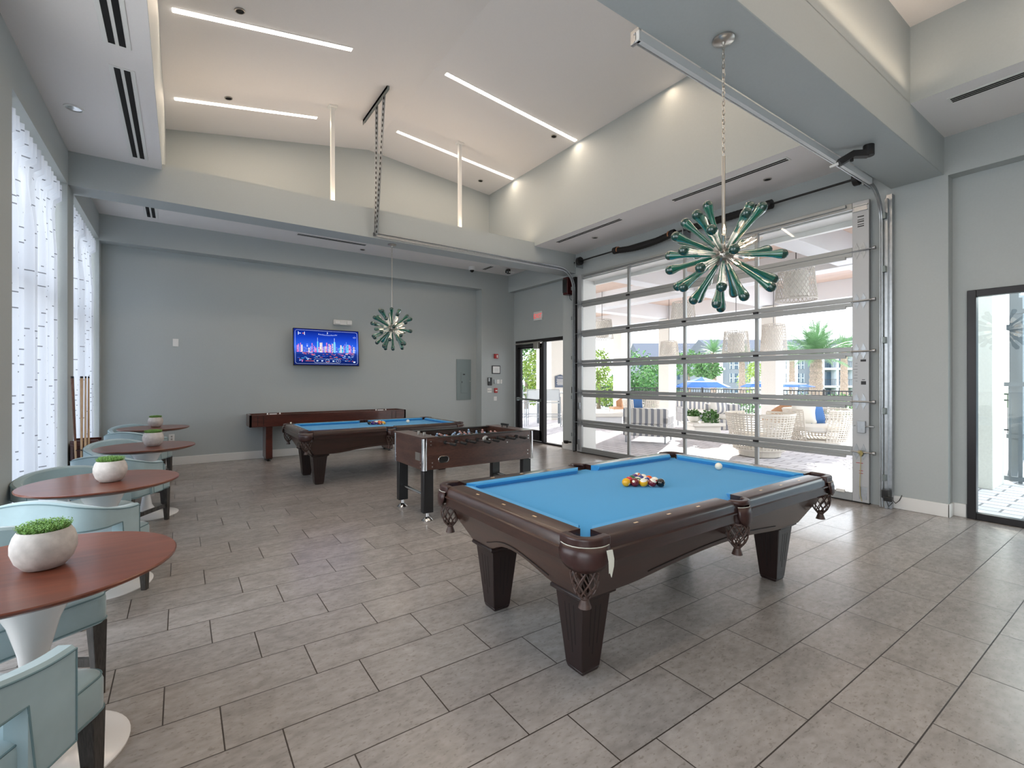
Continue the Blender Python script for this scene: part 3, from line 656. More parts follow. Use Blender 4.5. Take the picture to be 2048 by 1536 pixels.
for x, y, lab in ((5.147, 6.13, 'small round fitting next to the end of the near right strip'), (5.065, 8.38, 'small dark round fitting low on the right slope by the vault end wall'), (.51, 5.75, 'small round fitting above the near left strip'), (.54, 7.63, 'small round fitting above the far left strip')):
    downlight(x, y, tray_z(x)-.002, .05, lab, True, -.176 if x < 2.8 else .0935)
root = thing('dome_camera', 'white dome security camera with dark bowl under the far low ceiling', 'security camera', (5.42, 9.34, ZC))
m = MB(); m.lathe([(.075, 0), (.08, -.05), (.065, -.075), (.001, -.08)], seg=20); m.obj('camera_base', M['plastic'], root, smooth=True)
m = MB(); m.ball((0, 0, -.075), .05, 16, 10); m.obj('bowl', mat('smoked_dome', srgb(18, 18, 20), .1), root, smooth=True)
def bracket(p, a, b, label):
    root = thing('swivel_bracket', label, 'bracket', p)
    a = Vector(a); b = Vector(b)
    m = MB(); m.cyl((0, 0, 0), (0, 0, -.10), .045, 14); m.obj('mount', M['black'], root, bev=.004)
    m = MB(); m.tube([(0, 0, -.08), tuple(a*.5), tuple(a)], 0, flat=(.075, .06), up=(0, 0, 1)); m.cyl(tuple(a*.55+Vector((0, 0, -.02))), tuple(a*.55+Vector((0, 0, -.06))), .014, 10); m.obj('arm', M['black'], root, bev=.006)
    m = MB(); m.tube([tuple(a), tuple(a+b)], [.016, .010], 10); m.obj('tip', M['plastic'], root, smooth=True)
bracket((5.22, 1.70, 3.625), (-.13, .20, -.13), (-.03, .06, -.02), 'black swivel bracket with a pale tip under the near beam')
bracket((6.23, 9.05, ZC), (-.13, -.12, -.10), (.22, .02, .02), 'black swivel bracket with a pale tip by the far corner')

# ================================================================== CHANDELIERS
M['teal'] = mat('teal_art_glass', srgb(10, 104, 86), .07, spec=.8, trans=.3, coat=.6)
M['tealtip'] = mat('teal_glass_tip', srgb(8, 66, 58), .05, spec=.8, trans=.25, coat=.6)
M['bulb'] = pane('clear_bulb_glass', tint=(1, .96, .92, 1), ior=1.5)
def drop_mesh():
    m = MB(); m.lathe([(.007, .05), (.012, .09), (.015, .16), (.0165, .24), (.021, .285), (.029, .32), (.031, .338)], seg=12, cap=False)
    m.mi = 1; m.lathe([(.031, .338), (.0295, .355), (.022, .367), (.010, .374), (.0005, .375)], seg=12, cap=False)
    return m
def chandelier(loc, ztop, chain, label, seed):
    root = thing('chandelier', label, 'chandelier', loc, 0, 'starburst chandeliers')
    H_ = ztop-loc[2]
    m = MB(); m.lathe([(.065, H_), (.068, H_-.012), (.06, H_-.02), (.012, H_-.026), (.008, H_-.04)], seg=28); m.obj('canopy', M['nickel'], root, smooth=True)
    m = MB(); z = H_-.04; i = 0; zend = H_-.04-chain; L = .036
    while z > zend:
        pts = []
        for k in range(12):
            a = 2*PI*k/12; u = .0085*math.cos(a); v = (L/2)*math.sin(a)
            pts.append((u, 0, z-L/2+v) if i % 2 else (0, u, z-L/2+v))
        m.tube(pts, .0033, 5, loop=True); z -= L*.82; i += 1
    m.obj('chain', M['nickel'], root, smooth=True)
    m = MB(); m.cyl((0, 0, zend+.01), (0, 0, .04), .011, 10); m.lathe([(.012, .10), (.014, .08), (.012, .05)], seg=12); m.obj('rod', M['nickel'], root, smooth=True)
    m = MB(); m.ball((0, 0, 0), .045, 18, 12); rnd = random.Random(seed)
    n = 44; dirs = []
    for i in range(n):
        zz = 1-2*(i+.5)/n; a = i*2.39996+seed; rr = math.sqrt(1-zz*zz); dirs.append(Vector((rr*math.cos(a), rr*math.sin(a), zz)))
    for d in dirs: m.cyl(d*.03, d*.075, .011, 8)
    m.obj('hub', M['nickel'], root, smooth=True)
    bulbs = [4, 10, 15, 20, 24, 28, 33, 39]
    pd = bpy.data.lights.new('chandelier_bulbs', 'POINT'); po = bpy.data.objects.new('chandelier_bulbs', pd); COL.objects.link(po); po.location = (loc[0], loc[1], loc[2]); pd.energy = 6; pd.color = (1, .86, .74); pd.shadow_soft_size = .22; pd.use_shadow = True
    dm = None; bm_ = None
    for i, d in enumerate(dirs):
        if d.z > .96: continue
        q = d.to_track_quat('Z', 'Y')
        if i in bulbs:
            if 'bulbm' not in M:
                mm = MB(); mm.lathe([(.010, .06), (.012, .11), (.012, .135), (.001, .136)], seg=12); o = mm.obj('lamp_socket', M['chrome'], root, smooth=True); M['bulbm'] = o.data
                mm = MB(); mm.lathe([(.010, .135), (.018, .160), (.020, .178), (.015, .205), (.005, .235), (.001, .238)], seg=14, cap=False); b1 = mm.obj('bulb', M['bulb'], o, smooth=True); M['bulbg'] = b1.data
                mm = MB(); mm.tube([(.004, 0, .14), (.006, 0, .17), (.0, .003, .20), (-.006, 0, .17), (-.004, 0, .14)], .0016, 5); mm.ball((0, 0, .172), .006, 8, 6); b2 = mm.obj('filament', M['filament'], b1); M['bulbf'] = b2.data
            else:
                o = bpy.data.objects.new('lamp_socket', M['bulbm']); COL.objects.link(o); o.parent = root
                b1 = bpy.data.objects.new('bulb', M['bulbg']); COL.objects.link(b1); b1.parent = o
                b2 = bpy.data.objects.new('filament', M['bulbf']); COL.objects.link(b2); b2.parent = b1
        else:
            if 'dropm' not in M: o = drop_mesh().obj('glass_drop', [M['teal'], M['tealtip']], root, smooth=True); M['dropm'] = o.data
            else: o = bpy.data.objects.new('glass_drop', M['dropm']); COL.objects.link(o); o.parent = root
            k = .93+.1*rnd.random(); o.scale = (1, 1, k)
        o.rotation_mode = 'QUATERNION'; o.rotation_quaternion = q
    return root
chandelier((2.833, 1.70, 2.247), 3.625, .72, 'large teal glass starburst chandelier hanging over the near pool table', .4)
chandelier((2.794, 7.38, 2.282), 3.64, .72, 'smaller-looking dark green starburst chandelier hanging before the television wall', 1.9)

# ================================================================== POOL TABLES
def net_mesh():
    m = MB(); n = 9; prof = [(.058, 0), (.062, -.035), (.058, -.075), (.045, -.11), (.026, -.135)]
    for s in (1, -1):
        for k in range(n):
            pts = []
            for i in range(13):
                f = i/12*4; j = min(3, int(f)); g = f-j; r = prof[j][0]*(1-g)+prof[j+1][0]*g; z = prof[j][1]*(1-g)+prof[j+1][1]*g
                a = 2*PI*k/n+s*i*.13; pts.append((r*math.cos(a), r*math.sin(a), z))
            m.tube(pts, .0038, 5)
    m.lathe([(.024, -.13), (.026, -.14), (.018, -.15), (.030, -.185)], seg=12, cap=False)
    m.lathe([(.060, .004), (.060, -.008)], seg=18, cap=False)
    return m
def pool_table(loc, label, group):
    root = thing('pool_table', label, 'pool table', loc, 0, group)
    L, W, ZT_ = 2.45, 1.40, .77; hx, hy = L/2, W/2; zb = .73
    # bed
    m = MB(); m.box(-hx+.055, hx-.055, -hy+.055, hy-.055, zb-.04, zb); m.obj('cloth_bed', M['cloth'], root)
    # rails: six wooden rails, cushions on their inner side
    cg = .150      # corner gap along each rail
    def rail(name, ax, sgn, a, b):
        prof = [(0, .655), (0, .70), (-.012, .705), (-.012, .712), (.0, .716), (.004, .748), (.014, .764), (.03, .77), (.118, .77), (.118, .70), (.05, .655)]
        m = MB()
        if ax == 'x': m.extrude_x([(sgn*(hy-p), z) for p, z in prof], a, b)
        else: m.extrude_y([(sgn*(hx-p), z) for p, z in prof], a, b)
        o = m.obj(name, M['mahog'] if ax == 'x' else M['mahogy'], root, smooth=True)
        c = MB(); e = .045; ga = .012 if abs(a) > .1 else -.005; gb = .012 if abs(b) > .1 else -.005
        # cushion with mitred ends
        if ax == 'x':
            s_ = sgn; pr = [(hy-.118, .77, 0), (hy-.160, .766, 1), (hy-.168, .757, 1), (hy-.150, zb, 1), (hy-.118, zb, 0)]
            A = [(a+(ga if k == 0 else ga+e), s_*y, z) for y, z, k in pr]; B_ = [(b-(gb if k == 0 else gb+e), s_*y, z) for y, z, k in pr]
        else:
            s_ = sgn; pr = [(hx-.118, .77, 0), (hx-.160, .766, 1), (hx-.168, .757, 1), (hx-.150, zb, 1), (hx-.118, zb, 0)]
            A = [(s_*x, a+(ga if k == 0 else ga+e), z) for x, z, k in pr]; B_ = [(s_*x, b-(gb if k == 0 else gb+e), z) for x, z, k in pr]
        c.rings([A, B_]); c.obj('cushion', M['cloth'], o, smooth=True)
        for k in range(1, 4):
            s = MB(); q = a+(b-a)*k/4
            if ax == 'x': s.box(q-.014, q+.014, sgn*(hy-.066)-.005, sgn*(hy-.066)+.005, .7698, .7708)
            else: s.box(sgn*(hx-.066)-.005, sgn*(hx-.066)+.005, q-.014, q+.014, .7698, .7708)
            s.obj('sight', M['pearl'], o)
    for sgn in (-1, 1):
        rail('side_rail', 'x', sgn, -hx+cg, -.075); rail('side_rail', 'x', sgn, .075, hx-cg); rail('end_rail', 'y', sgn, -hy+cg, hy-cg)
    # cabinet apron: sloped boards with an arch in the lower edge
    for sgn in (-1, 1):
        for ax in ('x', 'y'):
            m = MB(); half = hx if ax == 'x' else hy; out0, out1 = (hy-.035, hy-.165) if ax == 'x' else (hx-.035, hx-.165)
            n = 24; top = []; bot = []; tin = []; bin_ = []
            ext0 = half-.06; ext1 = half-.19
            for i in range(n+1):
                u = -1+2*i/n; leg = .72 if ax == 'x' else .55
                arch = 0 if abs(u) > leg else (.065 if ax == 'x' else .085)*(0.5+0.5*math.cos(PI*abs(u)/leg))**.6
                zb_ = .425+arch; f = (.655-zb_)/.23; o1 = out0+(out1-out0)*f; e1 = ext0+(ext1-ext0)*f
                P = lambda a_, b_, z: (a_, sgn*b_, z) if ax == 'x' else (sgn*b_, a_, z)
                top.append(P(u*ext0, out0, .66)); bot.append(P(u*e1, o1, zb_)); tin.append(P(u*(ext0-.03), out0-.03, .66)); bin_.append(P(u*(e1-.02), o1-.03, zb_))
            for i in range(n):
                for q in ((top[i], top[i+1], bot[i+1], bot[i]), (tin[i], tin[i+1], bin_[i+1], bin_[i]), (bot[i], bot[i+1], bin_[i+1], bin_[i]), (top[i], top[i+1], tin[i+1], tin[i])): m.poly(q)
            for i in (0, n): m.poly((top[i], bot[i], bin_[i], tin[i]))
            bmesh.ops.remove_doubles(m.b, verts=m.b.verts, dist=1e-5)
            o = m.obj('apron', M['mahog'] if ax == 'x' else M['mahogy'], root)
            g = MB(); lines = []
            for i in range(n+1):
                u = -1+2*i/n
                if abs(u) > (.66 if ax == 'x' else .5): continue
                leg = .66 if ax == 'x' else .5
                arch = (.062 if ax == 'x' else .075)*(0.5+0.5*math.cos(PI*abs(u)/leg))**.6; z = .465+arch; f = (.655-z)/.23; o1 = out0+(out1-out0)*f+.0005
                lines.append((u*(ext0-.05), sgn*o1, z) if ax == 'x' else (sgn*o1, u*(ext0-.05), z))
            g.tube(lines, 0, flat=(.005, .004), up=(0, 0, 1)); g.obj('arch_groove_shade', M['groove'], o)  # dark strip on the face, in place of the shade in a cut groove
    m = MB(); m.box(-hx+.05, hx-.05, -hy+.05, hy-.05, .64, .69); m.obj('frame', M['mahog'], root, bev=.004)
    # legs
    lx, ly = .945, .395; first = None
    for sx in (-1, 1):
        for sy_ in (-1, 1):
            if first is None:
                m = MB(); m.taper((0, 0, 0), .105, .105, (0, 0, .02), .12, .12); m.taper((0, 0, .02), .12, .12, (0, 0, .40), .195, .195); leg = m.obj('leg', M['mahogz'], root, bev=.005, loc=(sx*lx, sy_*ly, 0))
                m = MB(); m.taper((0, 0, .388), .20, .20, (0, 0, .40), .225, .225); m.taper((0, 0, .40), .235, .235, (0, 0, .418), .235, .235); m.taper((0, 0, .418), .235, .235, (0, 0, .43), .205, .205); m.obj('leg_cap', M['mahogz'], leg, bev=.004)
                m = MB()
                for ang in range(4):
                    R = Matrix.Rotation(ang*PI/2, 3, 'Z')
                    for off, zz0, zz1 in ((-.034, .15, .35), (0, .10, .35), (.034, .15, .35)):
                        pts = []
                        for z, w in ((zz0, .003), (zz1, .003)):
                            hw = (.12+(.075)*(z-.02)/.38)/2+.0006
                            k = (.12+(.075)*(z-.02)/.38)/.195
                            pts.append([R@Vector((off*k-w, hw-.003, z)), R@Vector((off*k+w, hw-.003, z)), R@Vector((off*k+w, hw, z)), R@Vector((off*k-w, hw, z))])
                        m.rings(pts)
                m.obj('flute_shade', M['groove'], leg); first = leg  # thin dark strips stand in for the shade inside cut flutes
            else: dup(first, loc=(sx*lx, sy_*ly, 0), parent=root)
    # pockets
    nm = None
    for (px, py, ang, corner) in ((-hx, -hy, -135, 1), (hx, -hy, -45, 1), (hx, hy, 45, 1), (-hx, hy, 135, 1), (0, -hy, -90, 0), (0, hy, 90, 0)):
        a0 = math.radians(ang); out = Vector((math.cos(a0), math.sin(a0), 0)); sd_ = Vector((-out.y, out.x, 0))
        c = Vector((px, py, 0))-out*(.115*1.4142 if corner else .045)
        pk = MB()
        # leather throat: a padded horseshoe
        R_ = .098 if corner else .060; span = 95
        path = []
        if corner:
            path = [c+Vector((math.cos(a0+math.radians(q)), math.sin(a0+math.radians(q)), 0))*(R_+.012*math.cos(math.radians(q*2)))+Vector((0, 0, .752)) for q in range(-48, 49, 8)]
            tg = [Vector((math.cos(a0-PI/4-PI/2), math.sin(a0-PI/4-PI/2), 0)), Vector((math.cos(a0+PI/4+PI/2), math.sin(a0+PI/4+PI/2), 0))]
            path = [path[0]+tg[0]*.038]+path+[path[-1]+tg[1]*.038]
        else: path = [c+Vector((math.cos(a0+math.radians(q)), math.sin(a0+math.radians(q)), 0))*R_+Vector((0, 0, .760)) for q in range(-span, span+1, 14)]
        pk.tube(path, 0, flat=(.046 if corner else .036, .044 if corner else .026), up=(0, 0, 1)); pocket = pk.obj('pocket', M['leather'], root, bev=.010, seg=3)
        # throat liner; a black disc on the cloth stands for the hole's darkness
        m = MB(); rr = .072 if corner else .05; ring = []; c = c+out*(.02 if corner else 0)
        for z in (.758, .62):
            ring.append([c+Vector((math.cos(2*PI*k/20), math.sin(2*PI*k/20), 0))*rr+Vector((0, 0, z)) for k in range(20)])
        half = [[p for k, p in enumerate(r_) if (p-c-Vector((0, 0, p.z))).dot(out) > -.02] for r_ in ring]
        def srt(r_): return sorted(r_, key=lambda p: (p-c).dot(sd_) if (p-c).dot(out) > -9 else 0)
        half = [sorted(r_, key=lambda p: math.atan2((p-c).dot(sd_), (p-c).dot(out))) for r_ in half]
        m.rings(half, close=False, cap=False); m.obj('pocket_liner', M['leather'], pocket)
        rr = .048 if corner else .042; m = MB(); m.lathe([(.001, zb+.0006), (rr, zb+.0006), (rr, zb+.0012), (.001, zb+.0012)], c=c+out*(.035 if corner else .02), seg=20); m.obj('pocket_hole_shade', M['rubber'], pocket)
        # hanging shield flap, bowed outward
        m = MB(); fw = math.radians(66 if corner else 50); rings = []
        R_ = .098 if corner else R_
        for z, k, rad in ((.735, 1, R_+.016), (.70, 1.0, R_+.024), (.655, .93, R_+.024), (.63, .72, R_+.014)):
            rw = []
            for i in range(11):
                q = -1+2*i/10; aa = a0+fw*q*k; rw.append(c+Vector((math.cos(aa), math.sin(aa), 0))*rad+Vector((0, 0, z+(.018*q*q if z < .66 else 0))))
            rings.append(rw)
        m.rings(rings, close=False, cap=False); o = m.obj('pocket_shield', M['leather'], pocket, smooth=True, fixn=False); sm = o.modifiers.new('solid', 'SOLIDIFY'); sm.thickness = .004
        m = MB(); m.tube([p+Vector((0, 0, .002)) for p in rings[0]], .0022, 5); m.tube(rings[3], .002, 5); m.obj('shield_edge', M['hide'], pocket)
        m = MB()
        for r in range(4):
            for k in range(r+1):
                q = (k-r/2)*.011; p = c+out*(R_+.022)+sd_*q+Vector((0, 0, .705-r*.011)); m.ball(tuple(p), .0042, 6, 4)
        m.obj('stamped_rack', M['leather'], pocket)
        loc2 = c+out*(.045 if corner else .012)+Vector((0, 0, .64))
        if nm is None: o = net_mesh().obj('pocket_net', M['net'], pocket, smooth=True, loc=loc2); nm = o.data
        else: o = bpy.data.objects.new('pocket_net', nm); COL.objects.link(o); o.parent = pocket; o.location = loc2
    return root
PT1 = (2.605, 2.147, 0); PT2 = (2.52, 7.37, 0)
pt = pool_table(PT1, 'pool table with bright blue cloth in the foreground under the large chandelier', 'blue-clothed pool tables')
p2 = dup(pt, loc=PT2, label='pool table with blue cloth in front of the shuffleboard table, below the television')
# torn flap on the near corner pocket
root = thing('leather_strip', 'torn pale leather strip hanging from the near corner pocket of the front pool table', 'leather strip', (PT1[0]-1.225+.095, PT1[1]-.70-.035, 0))
m = MB(); v = [(0, 0, .728), (.03, -.004, .728), (.034, -.01, .69), (.03, -.012, .66), (.012, -.016, .618), (.006, -.012, .64), (.0, -.014, .635), (.006, -.006, .68)]
m.poly(v); o = m.obj('strip', M['hide'], root, fixn=False); sm = o.modifiers.new('solid', 'SOLIDIFY'); sm.thickness = .003

# ------------------------------------------------------------------ balls
BALLC = {1: (226, 170, 20), 2: (24, 44, 130), 3: (190, 24, 30), 4: (74, 34, 110), 5: (214, 84, 30), 6: (20, 96, 60), 7: (110, 20, 32), 8: (16, 16, 18)}
BNAME = {1: 'yellow', 2: 'blue', 3: 'red', 4: 'purple', 5: 'orange', 6: 'green', 7: 'maroon', 8: 'black'}
def ball_mat(n):
    m, nt, p = base('ball_%d' % n); c = srgb(*BALLC[n if n < 9 else n-8]); iv = (.80, .78, .68, 1)
    p.inputs['Roughness'].default_value = .08; p.inputs['Coat Weight'].default_value = .5; p.inputs['Base Color'].default_value = c
    if n > 8:
        t_ = N(nt, 'TexCoord'); s = N(nt, 'SeparateXYZ'); nt.links.new(t_.outputs['Object'], s.inputs[0])
        a = N(nt, 'Math', operation='ABSOLUTE'); nt.links.new(s.outputs['Z'], a.inputs[0]); g = N(nt, 'Math', operation='GREATER_THAN'); nt.links.new(a.outputs[0], g.inputs[0]); g.inputs[1].default_value = .0165
        mx_ = N(nt, 'MixRGB'); nt.links.new(g.outputs[0], mx_.inputs[0]); mx_.inputs[1].default_value = c; mx_.inputs[2].default_value = iv; nt.links.new(mx_.outputs[0], p.inputs['Base Color'])
    return m
M['ivory'] = mat('ivory_ball', srgb(238, 232, 214), .08, coat=.5)
M['ink'] = mat('number_ink', srgb(14, 14, 14), .5)
BR = .02858
def make_ball(n):
    m = MB(); m.ball((0, 0, 0), BR, 24, 16)
    if n:
        for s in (1, -1):
            m.mi = 1; m.lathe([(.0001, BR+.0002), (.0085, BR-.0012), (.0085, BR-.003), (.0001, BR-.003)], axis=(s, 0, 0), seg=16)
            m.mi = 2; R = Matrix.Rotation(s*PI/2, 4, 'Y')@Matrix.Translation((0, 0, BR+.0002))@Matrix.Rotation(s*PI/2, 4, 'Z')
            text_bm(str(n), .011, m, R, .0003)
    return m.obj('cue_ball' if n == 0 else 'billiard_ball', [M['ivory'] if n == 0 else ball_mat(n), M['ivory'], M['ink']], smooth=True)
BM = {}
def put_ball(n, x, y, label, group, seed):
    if n not in BM: o = make_ball(n); BM[n] = o
    else: o = BM[n].copy(); COL.objects.link(o)
    o.location = (x, y, .73+BR); r = random.Random(seed)
    o.rotation_euler = (r.uniform(-.6, .6), r.uniform(-.5, .5), r.uniform(0, 6.28))
    tag(o, label, 'billiard ball' if n else 'cue ball', group); return o
def rack(A, Bp, tbl, order, grp, far):
    A = Vector(A); Bp = Vector(Bp); d = (Bp-A)/4; d = d.normalized()*.0574; pn = Vector((-d.y, d.x, 0)).normalized()*.0574*.866
    if pn.dot(Vector((.57, .82, 0))) < 0: pn = -pn
    rows = ['front row', 'second row', 'third row', 'fourth row', 'back tip']; k = 0
    posn = {5: ['left end', 'second from the left', 'middle', 'second from the right', 'right end'], 4: ['left end', 'second from the left', 'second from the right', 'right end'], 3: ['left end', 'middle', 'right end'], 2: ['left', 'right'], 1: ['tip']}
    for r in range(5):
        for i in range(5-r):
            n = order[k]; k += 1; p = A+d*(i+r/2)+pn*r
            nm_ = ('striped ' if n > 8 else 'plain ')+BNAME[n if n < 9 else n-8]
            lab = '%s ball on the %s table, %s of the rack %s' % (nm_, tbl, posn[5-r][i], rows[r]) if r < 4 else '%s ball at the back tip of the rack on the %s pool table' % (nm_, tbl)
            put_ball(n, p.x, p.y, lab, grp, k+far*31)
rack((2.466, 2.18, 0), (2.645, 2.037, 0), 'near', [1, 7, 9, 15, 8, 3, 14, 10, 11, 6, 2, 5, 4, 12, 13], 'racked balls on the near table', 0)
put_ball(0, 3.53, 2.16, 'white cue ball alone on the blue cloth of the near pool table', 'cue balls', 3)
rack((2.48, 7.55, 0), (2.675, 7.43, 0), 'far', [8, 4, 12, 5, 9, 2, 10, 3, 13, 7, 14, 6, 15, 11, 1], 'racked balls on the far table', 1)
put_ball(0, 3.12, 7.51, 'white cue ball alone on the blue cloth of the far pool table', 'cue balls', 4)
m = MB(); m.box(-.011, .011, -.011, .011, 0, .022); o = m.obj('chalk_cube', M['ivory'], bev=.002, loc=(1.40, 8.01, .7712)); tag(o, 'small white chalk cube on the far corner rail of the far pool table', 'chalk')

# ================================================================== FOOSBALL TABLE
fx0, fx1, fy0, fy1, fzb, fzt = 2.02, 3.40, 4.455, 5.215, .53, .85
root = thing('foosball_table', 'walnut foosball table with chrome corners and black legs between the two pool tables', 'foosball table', ((fx0+fx1)/2, (fy0+fy1)/2, 0))
hx, hy = (fx1-fx0)/2, (fy1-fy0)/2
for s, nm_ in ((-1, 'side_panel'), (1, 'side_panel')):
    m = MB(); m.box(-hx+.01, hx-.01, s*hy-.012, s*hy+.012, fzb, fzt); o = m.obj(nm_, M['walnutx'], root, bev=.002)
    b_ = MB()
    for x, z in ((-hx+.075, .82), (-hx+.075, .785), (-hx+.09, .60), (-hx+.09, .56), (hx-.06, .80), (hx-.06, .77), (hx-.07, .63), (hx-.07, .59), (-.22, .76), (.33, .745)): b_.tube([(x, s*(hy+.011), z), (x, s*(hy+.015), z)], .007, 10)
    b_.obj('bolt', M['nickel'], o, smooth=True)
for s in (-1, 1):
    m = MB(); m.box(s*hx-.012, s*hx+.012, -hy, hy, fzb, fzt); o = m.obj('end_panel', M['walnuty'], root, bev=.002)
    b_ = MB()
    for y, z in ((-hy+.05, .60), (-hy+.05, .56), (hy-.04, .62), (hy-.04, .58)): b_.tube([(s*(hx+.011), y, z), (s*(hx+.015), y, z)], .006, 10)
    b_.box(s*(hx+.012), s*(hx+.018), -hy+.06, -hy+.17, .62, .70) if s < 0 else None
    b_.obj('bolt', M['nickel'], o, smooth=False)
    m = MB(); m.box(min(s*hx-s*.16, s*hx+s*.02), max(s*hx-s*.16, s*hx+s*.02), -hy-.01, hy+.01, fzt, fzt+.014); m.obj('end_shelf', M['walnuty'], root, bev=.002)
m = MB(); m.box(-hx+.15, hx-.15, -hy-.012, -hy+.07, fzt, fzt+.008); m.box(-hx+.15, hx-.15, hy-.07, hy+.012, fzt, fzt+.008); m.obj('top_ledge', M['black'], root, bev=.002)
m = MB(); m.box(-hx+.16, hx-.16, -hy+.02, hy-.02, .72, .735); m.obj('playfield', mat('green_playfield', srgb(30, 84, 52), .4), root)
m = MB(); m.box(-hx+.02, hx-.02, -hy+.012, hy-.012, fzb+.01, fzb+.02); m.box(-hx+.15, -hx+.165, -hy+.02, hy-.02, .73, fzt); m.box(hx-.165, hx-.15, -hy+.02, hy-.02, .73, fzt); m.obj('floor_panel', M['walnutx'], root)
for sx in (-1, 1):
    for sy_ in (-1, 1):
        m = MB(); q = [(math.cos(a)*.03, math.sin(a)*.03) for a in [PI*2*k/16 for k in range(16)]]
        m.prism([(sx*hx-sx*.012+p[0], sy_*hy-sy_*.012+p[1]) for p in q], fzb-.005, fzt+.002); m.obj('corner_trim', M['chrome'], root, smooth=True)
        m = MB(); m.box(sx*(hx-.005)-(.11 if sx > 0 else 0), sx*(hx-.005)+(.11 if sx < 0 else 0), sy_*(hy-.01)-(.075 if sy_ > 0 else 0), sy_*(hy-.01)+(.075 if sy_ < 0 else 0), .085, fzb+.02)
        leg = m.obj('leg', M['black'], root, bev=.006)
        cx_, cy_ = sx*(hx-.06), sy_*(hy-.047)
        m = MB(); m.lathe([(.056, 0), (.058, .008), (.040, .028), (.018, .044), (.014, .09)], c=(cx_, cy_, 0), seg=20); m.obj('levelling_foot', M['chrome'], leg, smooth=True)
    m = MB(); m.tube([(sx*(hx-.06), -hy+.05, .25), (sx*(hx-.06), hy-.05, .25)], .018, 12); m.obj('leg_brace', M['chrome'], root, smooth=True)
# ball return
def stadium(w, h, n=10): return [(w/2*math.copysign(1, math.cos(a))*1.0*(1-h/w)+h/2*math.cos(a), h/2*math.sin(a)) for a in [2*PI*(k+.5)/(2*n) for k in range(2*n)]]
st = stadium(.115, .062); m = MB(); m.tube([(-.47+p[0], -hy-.013, .625+p[1]) for p in st], .006, 6, loop=True); m.obj('ball_return_ring', M['chrome'], root, smooth=True)
m = MB(); v = [(-.47+p[0], -hy-.0135, .625+p[1]) for p in st]; m.poly(v); m.obj('ball_return_hole', M['vent'], root, fixn=False)
m = MB(); m.lathe([(.001, .004), (.035, .004), (.038, 0), (.001, 0)], c=(.04, -hy-.012, .80), axis=(0, -1, 0), seg=20); m.lathe([(.001, .006), (.012, .006), (.012, 0)], c=(.04, -hy-.016, .80), axis=(0, -1, 0), seg=12); m.obj('badge', M['nickel'], root, smooth=True)
for s, (xx, yy) in ((-1, (-hx+.06, 0)), (1, (hx-.06, 0.12))):
    m = MB()
    if s < 0:
        for yo in (-.12, -.26): m.box(xx-.012, xx+.012, yy+yo-.012, yy+yo+.012, fzt+.014, fzt+.055)
        m.obj('score_post', M['nickel'], root, bev=.003)
    else: m.box(xx-.05, xx-.02, -.02, .12, fzt+.035, fzt+.06); m.box(xx-.045, xx-.03, -.01, .0, fzt+.01, fzt+.04); m.box(xx-.045, xx-.03, .10, .11, fzt+.01, fzt+.04); m.obj('score_counter', M['black'], root, bev=.003)
# rods with players
def player_mesh(m, y):
    m.taper((0, y, -.075), .022, .016, (0, y, -.055), .012, .018); m.taper((0, y, -.055), .012, .020, (0, y, -.01), .016, .026)
    m.taper((0, y, -.01), .018, .030, (0, y, .022), .020, .034); m.ball((0, y, .036), .012, 8, 6)
MEN = [1, 2, 3, 5, 5, 3, 2, 1]; TEAM = [0, 0, 1, 0, 1, 0, 1, 1]
M['team0'] = mat('player_pale_blue', srgb(150, 176, 208), .4); M['team1'] = mat('player_pale_red', srgb(206, 160, 156), .4)
hand = None; rr_ = random.Random(3)
for k in range(8):
    x = -hx+.235+k*(2*hx-.47)/7; sgn = -1 if k in (0, 1, 2, 4, 6, 5) else 1
    sgn = -1
    sh = rr_.uniform(-.06, .06)
    m = MB(); m.tube([(0, -hy-.16+sh, 0), (0, hy+.12+sh, 0)], .008, 8); rod = m.obj('rod', M['chrome'], root, smooth=True, loc=(x, 0, .80))
    m = MB()
    for i in range(MEN[k]): player_mesh(m, (i-(MEN[k]-1)/2)*(.19 if MEN[k] < 4 else .115)+sh)
    o = m.obj('players', M['team%d' % TEAM[k]], rod); o.rotation_euler = (0, rr_.uniform(-1.3, 1.3), 0)
    if hand is None:
        m = MB(); m.tube([(0, 0, 0), (0, -.02, 0), (0, -.05, 0), (0, -.10, 0), (0, -.12, 0)], [.012, .016, .014, .017, .010], 12); hand = m.obj('handle', M['rubber'], rod, smooth=True, loc=(0, -hy-.10+sh, 0))
    else: o = hand.copy(); COL.objects.link(o); o.parent = rod; o.location = (0, -hy-.10+sh, 0)
    for q in (-1, 1): m = MB(); m.tube([(0, q*(hy+.03), 0), (0, q*(hy+.012), 0)], .02, 14); m.obj('rod_bearing', M['rubber'], rod, smooth=True)

# ================================================================== SHUFFLEBOARD TABLE
root = thing('shuffleboard_table', 'long red-brown shuffleboard table against the far wall behind the far pool table', 'shuffleboard table', (2.41, 9.60, 0))
hx, hy = 1.435, .235
m = MB(); m.box(-hx, hx, -hy, -hy+.04, .62, .835); m.box(-hx, hx, hy-.04, hy, .62, .835); m.box(-hx, -hx+.04, -hy, hy, .62, .835); m.box(hx-.04, hx, -hy, hy, .62, .835); m.box(-hx+.02, hx-.02, -hy+.02, hy-.02, .62, .66); m.obj('cabinet', M['redwood'], root, bev=.004)
m = MB(); m.box(-hx+.16, hx-.16, -.14, .14, .76, .785); m.obj('playfield', M['maple'], root)
m = MB(); m.box(-hx+.04, hx-.04, -hy+.04, hy-.04, .66, .70); m.obj('gutter', M['black'], root)
m = MB()
for x in (-hx+.13, -hx+.22, hx-.22, hx-.30, hx-.03): m.box(x-.004, x+.004, -hy-.002, -hy, .645, .81)
